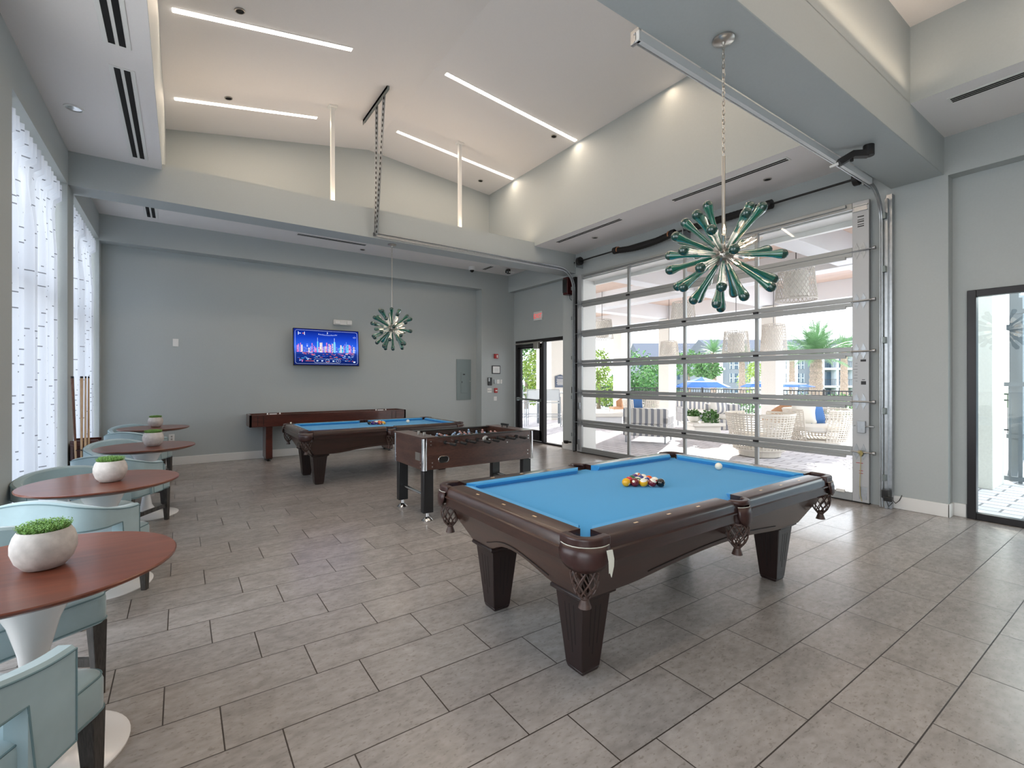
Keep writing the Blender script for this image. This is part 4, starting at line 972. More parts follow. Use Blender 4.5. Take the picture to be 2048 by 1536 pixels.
m.box(hx-.21, hx-.05, -hy-.0015, -hy, .80, .805); m.obj('panel_groove', M['groove'], root)
for s in (-1, 1):
    x = s*1.12; m = MB(); m.box(x-.055, x+.055, -.19, .19, .045, .62); leg = m.obj('pedestal', M['redwood'], root, bev=.004)
    m = MB(); m.box(x-.045, x+.045, -.185, .185, .028, .05)
    for yy in (-.15, .15): m.lathe([(.034, 0), (.034, .008), (.012, .016), (.01, .04)], c=(x, yy, 0), seg=14)
    m.obj('levelling_foot', M['black'], leg)
for x in (-.98, .98):
    m = MB(); m.box(x-.14, x-.02, -hy+.005, -hy+.035, .835, .85); m.tube([(x-.17, -hy+.02, .835), (x-.17, -hy+.02, .865)], [.016, .006], 10); m.tube([(x+.03, -hy+.02, .835), (x+.03, -hy+.02, .865)], [.016, .006], 10); m.obj('score_unit', M['plastic'], root)

# ================================================================== LOUNGE TABLES AND CHAIRS
tab = thing('bistro_table', 'round walnut-topped white pedestal table nearest the camera, cut by the left edge', 'table', (-.455, 2.50, 0), 0, 'round walnut pedestal tables')
m = MB(); m.lathe([(.36, .700), (.415, .716), (.438, .728), (.44, .736), (.436, .74)], seg=72); m.obj('table_top', M['tabletop'], tab, smooth=True)
m = MB(); m.lathe([(.285, 0), (.285, .006), (.27, .012), (.16, .022), (.085, .05), (.05, .11), (.036, .20), (.034, .30), (.045, .42), (.075, .54), (.12, .64), (.17, .69), (.20, .702)], seg=48); m.obj('pedestal', M['gloss'], tab, smooth=True)
dup(tab, (-.45, 4.37, 0), label='round walnut-topped pedestal table, second from the camera along the curtains')
dup(tab, (-.305, 6.43, 0), label='round walnut-topped pedestal table, third from the camera, before the cue rack')
dup(tab, (-.33, 8.87, 0), label='round walnut-topped pedestal table, farthest, next to the far wall')

def chair():
    root = thing('dining_armchair', 'aqua velvet armchair cut by the bottom left corner, back turned to the camera', 'chair', (0, 0, 0), 0, 'aqua velvet armchairs')
    # seat block, gently crowned cushion
    out = rrect(.58, .56, .055, 5); inn = rrect(.50, .48, .06, 5)
    m = MB(); rings = []
    def ring(sc, z): return [(p[0]*sc, p[1]*sc+.005, z) for p in out]
    for sc, z in ((.985, .335), (1, .345), (1, .44), (.985, .458), (.94, .470), (.80, .479), (.5, .486), (.15, .488)): rings.append(ring(sc, z))
    m.rings(rings); seat = m.obj('seat', M['velvet'], root, smooth=True)
    m = MB(); m.tube([(p[0]*1.002, p[1]*1.002+.005, .346) for p in out], .0035, 5, loop=True); m.tube([(p[0]*.985, p[1]*.985+.005, .458) for p in out], .0035, 5, loop=True); m.obj('piping', M['piping'], seat)
    # upholstered back: one band sweeping round, open between band and seat, standing on the two arm posts
    P = []
    pts = [(.315, .10), (.318, .0)]
    for i in range(1, 9):
        a = PI/2*i/8; pts.append((.318-.16*(1-math.cos(a)), -.15-.16*math.sin(a)))
    half = pts+[(0, -.315)]
    full = half+[(-x, y) for x, y in reversed(half[:-1])]
    # resample
    D = [0]
    for i in range(1, len(full)): D.append(D[-1]+math.dist(full[i], full[i-1]))
    n = 56; sm_ = []
    for k in range(n+1):
        t_ = D[-1]*k/n; i = max(j for j in range(len(D)) if D[j] <= t_+1e-9); i = min(i, len(full)-2); f = (t_-D[i])/(D[i+1]-D[i]); sm_.append((full[i][0]*(1-f)+full[i+1][0]*f, full[i][1]*(1-f)+full[i+1][1]*f))
    rings = []; post = .15; T_ = .062; top_o = []; bot_o = []
    keep = None
    for k, (x, y) in enumerate(sm_):
        t_ = D[-1]*k/n; e = min(t_, D[-1]-t_); f = min(1, e/(D[-1]/2)); top = .640+.115*(0.5-0.5*math.cos(PI*f)); bot = .336 if e <= post else .548+.02*f
        a = sm_[max(0, k-1)]; b = sm_[min(n, k+1)]; tx, ty = b[0]-a[0], b[1]-a[1]; l = math.hypot(tx, ty); nx, ny = -ty/l, tx/l   # towards the inside
        if nx*(-x)+ny*(-y) < 0: nx, ny = -nx, -ny
        ix, iy = x+nx*T_, y+ny*T_
        def R(bt): return [(x, y, bt+.01), (x, y, top-.012), (x+nx*.012, y+ny*.012, top), (ix-nx*.012, iy-ny*.012, top), (ix, iy, top-.012), (ix, iy, bt+.01), (ix-nx*.01, iy-ny*.01, bt), (x+nx*.01, y+ny*.01, bt)]
        if keep is not None and keep != (bot < .4):
            # step between post and band
            if bot > .4: rings.append(R(.336)); rings.append(R(bot))
            else: rings.append(R(.56)); rings.append(R(.336))
        else: rings.append(R(bot))
        keep = bot < .4; top_o.append((x-nx*.001, y-ny*.001, top-.012)); bot_o.append((x-nx*.001, y-ny*.001, bot+.01))
    m = MB(); m.rings(rings); back = m.obj('backrest', M['velvet'], root, smooth=True)
    m = MB(); m.tube(top_o, .0035, 5); m.tube(bot_o, .003, 5); m.tube([(sm_[0][0]+.001, sm_[0][1], .345), (sm_[0][0]+.001, sm_[0][1], .63)], .003, 5); m.obj('piping', M['piping'], back)
    for sx in (-1, 1):
        m = MB(); m.taper((sx*.255, .255, 0), .034, .034, (sx*.250, .245, .34), .058, .058); m.obj('leg', M['charwood'], root, bev=.003)
        m = MB(); m.taper((sx*.235, -.285, 0), .034, .034, (sx*.225, -.225, .34), .055, .055); m.obj('leg', M['charwood'], root, bev=.003)
        m = MB(); pp = []
        for i in range(11):
            f = i/10; pp.append((sx*(.253-.016*f-.05*math.sin(PI*f)), .25-.51*f, .15-.015*math.sin(PI*f)))
        m.tube(pp, 0, flat=(.022, .038), up=(0, 0, 1)); m.obj('stretcher', M['charwood'], root, bev=.002)
    m = MB(); m.tube([(-.21, -.01, .135), (.21, -.01, .135)], 0, flat=(.022, .034), up=(0, 0, 1)); m.obj('cross_stretcher', M['charwood'], root, bev=.002)
    return root
ch = chair(); ch.location = (-.587, 2.02, 0); ch.rotation_euler = (0, 0, -math.radians(29))
for (x, y, h, lab) in ((-.663, 2.96, 147, 'aqua velvet armchair behind the nearest pedestal, its dark leg in plain view'),
                       (-.55, 4.04, 28, 'aqua velvet armchair with its broad back seen above the nearest table'),
                       (-.66, 4.93, 152, 'aqua velvet armchair facing the camera behind the second table'),
                       (-.47, 6.0, 30, 'aqua velvet armchair with its back to the camera, behind the second planter'),
                       (-.52, 6.99, 150, 'aqua velvet armchair facing the camera behind the third table'),
                       (-.48, 8.42, 30, 'aqua velvet armchair with its back to the camera at the farthest table'),
                       (-.55, 9.32, 158, 'aqua velvet armchair facing the camera, against the far wall')):
    dup(ch, (x, y, 0), -math.radians(h), label=lab)

def planter():
    root = thing('potted_succulent', 'grey stone bowl of green succulents on the nearest walnut table, largest of the row', 'potted plant', (0, 0, 0), 0, 'succulent bowls on the tables')
    m = MB(); m.lathe([(.001, .0), (.055, .0), (.075, .006), (.103, .04), (.118, .085), (.118, .12), (.108, .155), (.094, .178), (.086, .176), (.084, .165), (.001, .16)], seg=40); m.obj('bowl', M['stone'], root, smooth=True)
    m = MB(); m.lathe([(.001, .168), (.083, .166), (.083, .15)], seg=20); m.obj('soil', M['soil'], root)
    b = bmesh.new(); r = random.Random(5)
    for i in range(620):
        a = r.uniform(0, 2*PI); rad = .085*math.sqrt(r.random()); x, y = rad*math.cos(a), rad*math.sin(a); h = r.uniform(.028, .052)*(1.15-rad*4); lean = Vector((x*.18, y*.18, 0))+Vector((r.uniform(-.007, .007), r.uniform(-.007, .007), 0)); base_ = Vector((x, y, .166)); tip = base_+lean+Vector((0, 0, h))
        for q in range(4):
            f = .25+.22*q; c = base_.lerp(tip, min(f, 1)); aa = r.uniform(0, 6.28)
            for s in range(2):
                dv = Vector((math.cos(aa+s*PI), math.sin(aa+s*PI), .8)).normalized()*r.uniform(.006, .010); sd_ = dv.cross(Vector((0, 0, 1))).normalized()*.0026
                b.faces.new([b.verts.new(p) for p in (c, c+dv*.5+sd_, c+dv, c+dv*.5-sd_)])
    me = bpy.data.meshes.new('succulent'); b.to_mesh(me); b.free(); me.materials.append(M['grass']); o = bpy.data.objects.new('succulent_leaves', me); COL.objects.link(o); o.parent = root
    return root
pl = planter(); pl.location = (-.425, 2.49, .74); pl.rotation_euler = (0, 0, .4); pl.scale = (.8, .8, .82)
for x, y, lab in ((-.405, 4.33, 'grey stone bowl of green succulents on the second walnut table'), (-.245, 6.39, 'grey stone bowl of green succulents on the third walnut table, below the farthest bowl'), (-.315, 8.95, 'small-looking pale bowl of green succulents on the farthest table by the far wall')):
    dup(pl, (x, y, .74), x*7, label=lab)

# ================================================================== CUE RACK
root = thing('cue_rack', 'dark mahogany floor rack for cues against the pier between the two curtains', 'cue rack', (-.90, 7.34, 0))
m = MB(); m.box(-.12, .12, -.16, .16, 0, .10); m.box(-.12, -.09, -.15, .15, .10, .70); m.box(-.12, .12, -.16, .16, .70, .735); m.box(-.09, .02, -.15, -.13, .10, .70); m.box(-.09, .02, .13, .15, .10, .70); m.box(-.12, .12, -.16, -.14, .735, .765); m.box(-.12, .12, .14, .16, .735, .765)
m.obj('rack_body', M['redwood'], root, bev=.004)
m = MB(); m.box(-.08, .08, -.19, -.16, .655, .675)
for xx in (-.045, -.015, .015): m.tube([(xx+.020*math.cos(2*PI*k/12), -.215+.020*math.sin(2*PI*k/12), .665) for k in range(12)], .005, 5, loop=True)
m.obj('cue_clip', M['leather'], root); m = MB(); m.box(-.12, .12, -.26, -.16, 0, .05); m.obj('cue_foot_rail', M['redwood'], root, bev=.004)
M['cuewood'] = wood('cue_maple', srgb(186, 150, 112), srgb(214, 184, 148), .25, 'Z', 8, .5); M['cuebutt'] = wood('cue_butt', srgb(86, 46, 28), srgb(120, 72, 44), .25, 'Z', 8, .5)
cues = ((-.945, 7.125, -.99, 7.11, 'leaning billiard cue with a dark brown butt, leftmost in the floor rack', True), (-.915, 7.125, -.915, 7.13, 'upright pale billiard cue in the middle of the floor rack', False), (-.885, 7.125, -.882, 7.14, 'upright pale billiard cue standing right behind the middle one in the rack', False), (-.86, 7.15, -.86, 7.17, 'thin billiard cue at the right end of the floor rack', False))
for i, (xa, ya, xb, yb, lab, rev) in enumerate(cues):
    root = thing('billiard_cue', lab, 'billiard cue', (xa, ya, .052), 0, 'cues in the floor rack')
    d = Vector((xb-xa, yb-ya, 1.44))
    r0, r1 = (.008, .0145) if rev or i == 1 else (.0145, .008)
    m = MB(); m.tube([(0, 0, 0), tuple(d*.5)], [r0, (r0+r1)/2], 12); m.obj('cue_shaft' if rev else 'cue_butt', M['cuewood'], root, smooth=True)
    m = MB(); m.tube([tuple(d*.5), tuple(d*.985)], [(r0+r1)/2, r1], 12); m.obj('cue_butt' if rev else 'cue_shaft', M['cuebutt'] if rev else M['cuewood'], root, smooth=True)
    m = MB(); m.tube([tuple(d*.985), tuple(d)], [r1, r1*.9], 12); m.obj('cue_bumper', M['rubber'], root, smooth=True)

# ================================================================== WALL THINGS
# television: a lit night skyline with player controls
root = thing('television', 'wall-mounted flat television showing a blue night skyline', 'television', (2.355, 9.72, 2.085)); root.rotation_euler = (math.radians(-4), 0, 0)
W_, H_ = 1.235, .715
m = MB(); m.box(-W_/2, W_/2, -.02, .03, -H_/2, H_/2); m.obj('screen_frame', M['black'], root, bev=.006)
m = MB(); m.box(-.2, .2, .03, .155, -.15, .15); m.obj('wall_bracket', M['black'], root)
def sky_screen():
    m_ = bpy.data.materials.new('screen_sky'); m_.use_nodes = True; nt = m_.node_tree; nt.nodes.clear(); o = N(nt, 'OutputMaterial'); e = N(nt, 'Emission'); t_ = N(nt, 'TexCoord'); s = N(nt, 'SeparateXYZ'); nt.links.new(t_.outputs['Object'], s.inputs[0])
    mr = N(nt, 'MapRange'); mr.inputs[1].default_value = -H_/2; mr.inputs[2].default_value = H_/2; nt.links.new(s.outputs['Z'], mr.inputs[0]); r = N(nt, 'ValToRGB'); nt.links.new(mr.outputs[0], r.inputs[0]); el = r.color_ramp.elements
    el[0].position = 0; el[0].color = srgb(8, 22, 80); el[1].position = 1; el[1].color = srgb(10, 24, 104)
    for p, c in ((.30, srgb(24, 50, 130)), (.5, srgb(44, 96, 220)), (.75, srgb(22, 60, 180))): q = el.new(p); q.color = c
    nt.links.new(r.outputs[0], e.inputs[0]); e.inputs[1].default_value = 1.0; nt.links.new(e.outputs[0], o.inputs[0]); return m_
m = MB(); m.box(-W_/2+.012, W_/2-.012, -.0215, -.0205, -H_/2+.012, H_/2-.012); scr = m.obj('screen', sky_screen(), root)
SC = [emit('px_white', srgb(214, 226, 255), 1.1), emit('px_blue', srgb(92, 120, 230), 1), emit('px_cyan', srgb(90, 190, 240), 1), emit('px_pink', srgb(214, 120, 190), 1), emit('px_orange', srgb(236, 110, 70), 1), emit('px_navy', srgb(14, 22, 66), 1), emit('px_cream', srgb(226, 206, 200), 1)]
m = MB(); r = random.Random(11)
def px(x0, x1, z0, z1, mi, lvl=0): m.mi = mi; m.box(x0, x1, -.0225-lvl*.0004, -.0215, z0, z1)
x = -W_/2+.06
while x < W_/2-.07:
    w = r.uniform(.012, .032); h = r.uniform(.10, .20)-abs(x)*.05; zb_ = -.10; px(x, x+w, zb_, zb_+h, r.choice((1, 1, 2, 3, 6, 1)), 1)
    for i in range(3): px(x+w*.2, x+w*.8, zb_+h*(.2+.25*i), zb_+h*(.28+.25*i), r.choice((0, 5, 2)), 2)
    x += w+.004
for xx, hh, w in ((-.19, .25, .022), (.12, .25, .035), (.36, .16, .012)): px(xx, xx+w, -.10, -.10+hh*.85, 2, 3); px(xx+w*.4, xx+w*.55, -.10, .0+hh*.75, 0, 3)
for i in range(150):
    xx = r.uniform(-W_/2+.06, W_/2-.12); zz = r.uniform(-.28, -.09); near = zz > -.16; px(xx, xx+r.uniform(.01, .06), zz, zz+r.uniform(.003, .009), r.choice((4, 4, 3, 5, 0) if near else (5, 1, 2, 5, 0, 4)), 2)
m.mi = 0
ro = [(p[0], -.0228, p[1]) for p in rrect(W_-.07, H_-.07, .035, 4)]; m.tube(ro, 0, flat=(.002, .006), up=(0, 1, 0), loop=True)
ro = [(p[0]+.0, -.0232, p[1]-.265) for p in rrect(.50, .075, .036, 5)]; m.tube(ro, 0, flat=(.002, .006), up=(0, 1, 0), loop=True)
for xx, w in ((-.19, .03), (-.10, .03), (.11, .03)): px(xx-w/2, xx+w/2, -.275, -.255, 0, 4)
m.tube([(.0+.035*math.cos(a), -.0236, -.265+.035*math.sin(a)) for a in [2*PI*k/16 for k in range(16)]], 0, flat=(.002, .007), up=(0, 1, 0), loop=True)
m.tube([(.19+.03*math.cos(a), -.0236, -.265+.02*math.sin(a)) for a in [2*PI*k/16 for k in range(16)]], 0, flat=(.002, .008), up=(0, 1, 0), loop=True)
m.tube([(.53+.024*math.cos(a), -.0236, .22+.014*math.sin(a)) for a in [2*PI*k/12 for k in range(12)]], 0, flat=(.002, .008), up=(0, 1, 0), loop=True)
px(-.53, -.52, .23, .29, 0, 4); px(-.52, -.48, .255, .265, 0, 4); px(-.45, -.43, .25, .27, 4, 4); px(-.42, -.41, .23, .29, 0, 4)
for i in range(14): px(-.16+i*.026, -.153+i*.026, .245-(.012*math.sin(PI*i/13)), .255+(.006 if i % 3 else .012)-(.012*math.sin(PI*i/13)), 0, 4)
px(.0, .012, .27, .30, 0, 4)
for i in range(9): px(-.40+i*.017, -.392+i*.017, -.275, -.262, 4, 4)
px(-.47, -.455, -.29, -.25, 3, 4); px(.50, .54, -.29, -.265, 0, 4)
m.obj('screen_picture', SC, scr)
def wallbox(name, label, cat, x0, x1, z0, z1, y, dep, mats_, part='plate', group=None, bev=.003):
    root = thing(name, label, cat, ((x0+x1)/2, y, (z0+z1)/2), 0, group); w, h = (x1-x0)/2, (z1-z0)/2
    m = MB(); m.box(-w, w, -dep, 0, -h, h); m.obj(part, mats_, root, bev=bev); return root, w, h
root, w, h = wallbox('emergency_light', 'white emergency light with two lamp heads above the television', 'emergency light', 2.51, 2.87, 2.56, 2.665, YR, .07, M['plastic'], 'housing', bev=.012)
for xx in (-.11, .12):
    m = MB(); m.box(xx-.055, xx+.055, -.10, -.07, -.04, .04); m.obj('lamp_head', M['plastic'], root, bev=.014)
root, w, h = wallbox('electrical_panel', 'grey steel electrical panel door on the far wall right of the chandelier', 'electrical panel', 5.31, 5.70, .98, 1.94, YR, .012, M['panelg'], 'panel_frame')
m = MB(); m.box(-.08, .11, -.018, -.012, -.32, .17); o = m.obj('inner_door', M['panelg'], root, bev=.003); m = MB(); m.box(-.03, .03, -.0195, -.018, .11, .135); m.box(-.06, -.045, -.022, -.018, -.08, -.04); m.obj('latch', M['black'], o)
m = MB(); m.tube([(.165, -.012, -.04), (.165, -.022, -.04)], .012, 10); m.obj('lock', M['nickel'], root)
root, w, h = wallbox('blank_plate', 'white blank plate high on the far wall near the left', 'wall plate', -.115, -.035, 2.02, 2.15, YR, .008, M['plastic'])
root, w, h = wallbox('power_outlet', 'white power outlet low on the far wall behind the third table', 'power outlet', -.17, -.09, .41, .53, YR, .008, M['plastic'])
m = MB(); m.box(-.012, .012, -.010, -.008, .01, .035); m.box(-.012, .012, -.010, -.008, -.035, -.01); m.obj('socket', M['nickel'], root)
yp = YF
root, w, h = wallbox('fire_strobe', 'red fire alarm strobe on the corner pilaster, topmost fitting', 'fire alarm', 6.20, 6.30, 1.97, 2.08, yp, .045, M['red'], 'strobe_body', bev=.006)
m = MB(); m.box(-.005, .025, -.06, -.045, -.04, .03); m.obj('strobe_lens', M['plastic'], root, bev=.004)
root, w, h = wallbox('framed_certificate', 'black-framed white certificate on the corner pilaster', 'picture frame', 6.14, 6.375, 1.60, 1.80, yp, .018, M['black'], 'frame')
m = MB(); m.box(-w+.02, w-.02, -.0195, -.018, -h+.02, h-.02); o = m.obj('certificate', M['plastic'], root); m = MB()
for i, ww in enumerate((.04, .06, .05, .06)): m.box(-ww, ww, -.0202, -.0195, .03-i*.022, .034-i*.022)
m.obj('print', M['alu'], o)
root, w, h = wallbox('intercom', 'black and grey wall intercom on the corner pilaster, left of the switches', 'intercom', 6.02, 6.13, 1.32, 1.51, yp, .03, M['black'], 'intercom_body', bev=.006)
m = MB(); m.box(-.05, -.01, -.034, -.03, .0, .085); m.obj('display', M['alu'], root)
for i, (x0, x1, lab) in enumerate(((6.20, 6.26, 'narrow thermostat at the left end of the switch row on the pilaster'), (6.275, 6.36, 'double white switch in the middle of the row on the pilaster'), (6.38, 6.43, 'single white switch at the right end of the row on the pilaster'))):
    root, w, h = wallbox('light_switch', lab, 'light switch', x0, x1, 1.36, 1.46, yp, .012 if i else .025, M['plastic'] if i else M['alu'], group='switches on the pilaster')
    if i:
        m = MB()
        for q in ((-.02, .02) if i == 1 else (0,)): m.box(q-.008, q+.008, -.018, -.012, -.025, .025)
        m.obj('rocker', M['white'], root, bev=.002)
root, w, h = wallbox('switch_plate', 'square white three-gang switch plate under the intercom', 'light switch', 6.01, 6.13, 1.15, 1.25, yp, .008, M['plastic'])
m = MB()
for q in (-.035, 0, .035): m.box(q-.006, q+.006, -.014, -.008, -.015, .015)
m.obj('toggle', M['alu'], root)
root, w, h = wallbox('fire_pull_station', 'red fire pull station below the switches on the pilaster', 'fire alarm', 6.205, 6.28, 1.14, 1.255, yp, .04, M['red'], 'pull_body', bev=.004)
m = MB(); m.box(-.025, .025, -.046, -.04, -.015, .01); m.obj('pull_handle', M['plastic'], root)
root, w, h = wallbox('wall_plate', 'lowest small white plate on the corner pilaster', 'wall plate', 6.195, 6.28, .95, 1.05, yp, .008, M['plastic'])
# exit sign
root = thing('exit_sign', 'white exit sign with red letters above the glass entrance door', 'exit sign', (XR, 8.62, 2.93), 0)
m = MB(); m.box(-.04, 0, -.155, .155, -.10, .10); m.obj('sign_body', M['plastic'], root, bev=.006)
m = MB(); text_bm('EXIT', .15, m, Matrix(((0, 0, -1, -.0415), (-1, 0, 0, 0), (0, 1, 0, -.004), (0, 0, 0, 1))), .0015); m.obj('sign_letters', M['redglow'], root, fixn=False)

# ================================================================== OUTSIDE
A_ = math.radians(34.961)
def at(px, d, z=0.0, py=None):
    """ground position seen at picture column px, d metres ahead"""
    l = (px-1024)/946.8*d
    return Vector((math.sin(A_)*d+math.cos(A_)*l, math.cos(A_)*d-math.sin(A_)*l, z if py is None else 1.45+(760-py)*d/946.8))
M['stucco'] = mat('white_stucco', srgb(226, 222, 214), .85, noise=40, amp=.04, bump=.3)
M['beamw'] = mat('patio_beam_paint', srgb(226, 226, 228), .7)
M['soffit'] = wood('patio_plank_ceiling', srgb(196, 168, 150), srgb(214, 190, 174), .5, 'Y', 3, .1)
M['leaf'] = mat('leaf_green', srgb(78, 120, 60), .6, noise=1.5, amp=.4); M['leaf2'] = mat('leaf_yellowgreen', srgb(132, 156, 70), .6, noise=1.5, amp=.35)
M['frond'] = mat('frond_green', srgb(92, 130, 84), .55, noise=1, amp=.35); M['bark'] = mat('palm_bark', srgb(134, 120, 106), .9, noise=14, amp=.4, bump=1)
M['rope'] = mat('white_woven_rope', srgb(222, 214, 202), .7); M['tan'] = mat('tan_rattan', srgb(196, 152, 116), .6, noise=60, amp=.2)
M['cushion'] = mat('white_cushion', srgb(232, 228, 220), .9); M['bluefab'] = mat('blue_fabric', srgb(70, 112, 168), .9, noise=60, amp=.1)
M['lampfab'] = mat('woven_lamp_fibre', srgb(206, 200, 192), .8); M['umb'] = mat('blue_umbrella_canvas', srgb(30, 78, 176), .8)
M['water'] = mat('pool_water', srgb(70, 150, 200), .08); M['ground'] = mat('lawn', srgb(96, 122, 74), .95, noise=.5, amp=.25); M['deck'] = mat('pool_deck', srgb(226, 220, 212), .9, noise=.6, amp=.05)
M['facade'] = mat('grey_blue_siding', srgb(124, 130, 140), .8); M['facadew'] = mat('white_siding', srgb(214, 220, 226), .8); M['winglass'] = mat('dark_window', srgb(62, 84, 104), .15); M['roof'] = mat('slate_roof', srgb(92, 96, 106), .9)
M['steelg'] = mat('grey_steel_gate', srgb(104, 110, 116), .45, metal=.4); M['alufur'] = mat('pale_furniture_frame', srgb(170, 174, 178), .4, metal=.4); M['sling'] = mat('pale_sling', srgb(196, 198, 198), .8)
def stripes():
    m, nt, p = base('striped_upholstery'); t_ = N(nt, 'TexCoord'); s = N(nt, 'SeparateXYZ'); nt.links.new(t_.outputs['Object'], s.inputs[0])
    a = N(nt, 'Math', operation='ADD'); nt.links.new(s.outputs['X'], a.inputs[0]); nt.links.new(s.outputs['Y'], a.inputs[1]); b_ = N(nt, 'Math', operation='MULTIPLY'); b_.inputs[1].default_value = 7.5; nt.links.new(a.outputs[0], b_.inputs[0])
    f = N(nt, 'Math', operation='FRACT'); nt.links.new(b_.outputs[0], f.inputs[0]); r = N(nt, 'ValToRGB'); r.color_ramp.interpolation = 'CONSTANT'; r.color_ramp.elements[0].color = srgb(232, 228, 222); r.color_ramp.elements[1].position = .5; r.color_ramp.elements[1].color = srgb(150, 152, 160)
    nt.links.new(f.outputs[0], r.inputs[0]); nt.links.new(r.outputs[0], p.inputs['Base Color']); p.inputs['Roughness'].default_value = .9; return m
M['stripe'] = stripes()
# ground
m = MB(); m.box(6.95, 18.6, -14, 34, -.3, -.01); struct(m.obj('patio_paving', M['paver']))
m = MB(); m.box(18.6, 60, -30, 60, -1.3, -1.0); struct(m.obj('pool_deck', M['deck']))
m = MB(); m.box(60, 220, -90, 160, -1.5, -1.05); m.box(-1.4, 18.6, 34, 120, -.4, -.05); m.box(18.6, 60, 60, 160, -1.4, -1.05); struct(m.obj('lawn_ground', M['ground']))
m = MB(); m.box(-70, -1.4, -60, 80, -.4, -.05); struct(m.obj('concrete_ground', M['deck']))  # unseen ground, its grey chosen to keep green bounce off the window reveals
m = MB(); m.box(19.6, 22.5, 4, 40, -1.0, -.96); tag(m.obj('pool', M['water']), 'strip of blue pool water beyond the patio fence', 'pool')
# white jamb and head of the door opening
m = MB(); m.box(6.632, 7.0, 7.0, 7.03, 0, 3.5); m.box(6.632, 7.0, 2.19, 2.21, 0, 3.5); m.box(6.632, 7.0, 2.19, 7.03, 3.47, 3.5); m.box(6.95, 7.02, 2.0, 7.2, 3.4, 3.75); struct(m.obj('trim_1', M['white']))
# patio roof
m = MB(); m.box(6.95, 15.8, 2.6, 17.2, 4.25, 4.4); struct(m.obj('patio_ceiling', M['soffit']))
m = MB()
for x in (7.1, 11.2, 15.3): m.box(x-.22, x+.22, 2.6, 17.2, 3.75, 4.26)
for y in (3.9, 7.6, 11.5, 15.4): m.box(6.95, 15.5, y-.2, y+.2, 3.77, 4.26)
struct(m.obj('patio_beam', M['beamw']))
m = MB(); m.box(15.5, 15.9, 2.4, 17.4, 3.73, 4.5); m.box(6.95, 15.9, 2.4, 2.6, 3.73, 4.5); struct(m.obj('patio_fascia', M['stucco']))
for (x, y, w) in ((15.2, 7.5, .46), (15.2, 11.4, .46), (15.6, 14.1, .46), (9.16, 1.82, .66)):
    m = MB(); m.box(x-w/2, x+w/2, y-w/2, y+w/2, -.01, 3.75); struct(m.obj('patio_column', M['stucco'], bev=.01))
# ------------------------------------------------ woven pendant lamps
def pendant(p, zb, zt, r, label):
    root = thing('pendant_lamp', label, 'pendant lamp', (p[0], p[1], zb), 0, 'woven pendant lamps over the patio'); h = zt-zb
    m = MB(); n = 30
    for s in (1, -1):
        for k in range(n):
            pts = []
            for i in range(7):
                f = i/6; rr = r*(1-.16*f); a = 2*PI*k/n+s*f*1.1; pts.append((rr*math.cos(a), rr*math.sin(a), h*f))
            m.tube(pts, .0075, 4)
    for f in (0, 1): m.tube([(r*(1-.16*f)*math.cos(2*PI*k/28), r*(1-.16*f)*math.sin(2*PI*k/28), h*f) for k in range(28)], .012, 5, loop=True)
    m.obj('lamp_shade', M['lampfab'], root)
    m = MB(); m.lathe([(r*.62, h*.1), (r*.58, h*.9)], seg=20, cap=False); m.obj('inner_shade', M['cushion'], root)
    m = MB(); m.cyl((0, 0, h*.9), (0, 0, 4.25-zb), .008, 6); m.tube([(-r*.84, 0, h), (0, 0, h+.02), (r*.84, 0, h)], .006, 5); m.obj('cord', M['black'], root)
pendant(at(1592, 9), 2.97, 3.56, .35, 'large woven drum pendant nearest the overhead door, right of the chandelier')
pendant(at(1472, 12.9), 2.16, 2.77, .35, 'low woven drum pendant left of the patio column with the palm beside it')
pendant(at(1547, 13.7), 2.25, 3.05, .35, 'tall woven drum pendant hanging in front of the patio column')
pendant(at(1366, 13.7), 3.15, 3.70, .35, 'high woven drum pendant below the left arms of the chandelier')
pendant(at(1204, 15), 2.75, 3.35, .35, 'woven drum pendant in the first column of panes of the overhead door')
pendant(at(1338, 16), 2.26, 2.75, .32, 'small woven drum pendant before the second patio column, near the parasols')
# ------------------------------------------------ woven barrel chairs
def weave_shell(m, R0, R1, z0, z1, a0, a1, nv, nh, fl=.0):
    for k in range(nv+1):
        a = a0+(a1-a0)*k/nv; pts = []
        for i in range(6):
            f = i/5; r = R0+(R1-R0)*f**.8; pts.append((r*math.cos(a), r*math.sin(a), z0+(z1-z0)*f))
        m.tube(pts, 0, flat=(.024, .012), up=(0, 0, 1) if False else (math.cos(a), math.sin(a), 0))
    for i in range(nh+1):
        f = i/nh; r = R0+(R1-R0)*f**.8+.004*(-1)**i; z = z0+(z1-z0)*f; m.tube([(r*math.cos(a0+(a1-a0)*q/28), r*math.sin(a0+(a1-a0)*q/28), z) for q in range(29)], .012 if i < nh else .024, 5)
def wicker_chair(loc, rz, label, W=1.0, pillows=()):
    root = thing('wicker_armchair', label, 'outdoor chair', loc, rz, 'woven rope barrel chairs on the patio')
    m = MB(); weave_shell(m, .46*W, .60*W, .14, .80, math.radians(20), math.radians(340), 46, 15); m.xform(Matrix.Rotation(PI, 4, 'Z')); m.xform(Matrix.Rotation(PI, 4, 'Z')); m.obj('woven_shell', M['rope'], root)
    m = MB(); m.lathe([(.42*W, .10), (.46*W, .14), (.46*W, .17), (.001, .17)], seg=28); m.lathe([(.36*W, 0), (.38*W, .10)], seg=20); m.obj('base', M['rope'], root)
    m = MB(); m.lathe([(.42*W, .34), (.45*W, .37), (.45*W, .45), (.40*W, .475), (.001, .48)], c=(.04, 0, 0), seg=28); m.obj('seat_cushion', M['cushion'], root, smooth=True)
    return root
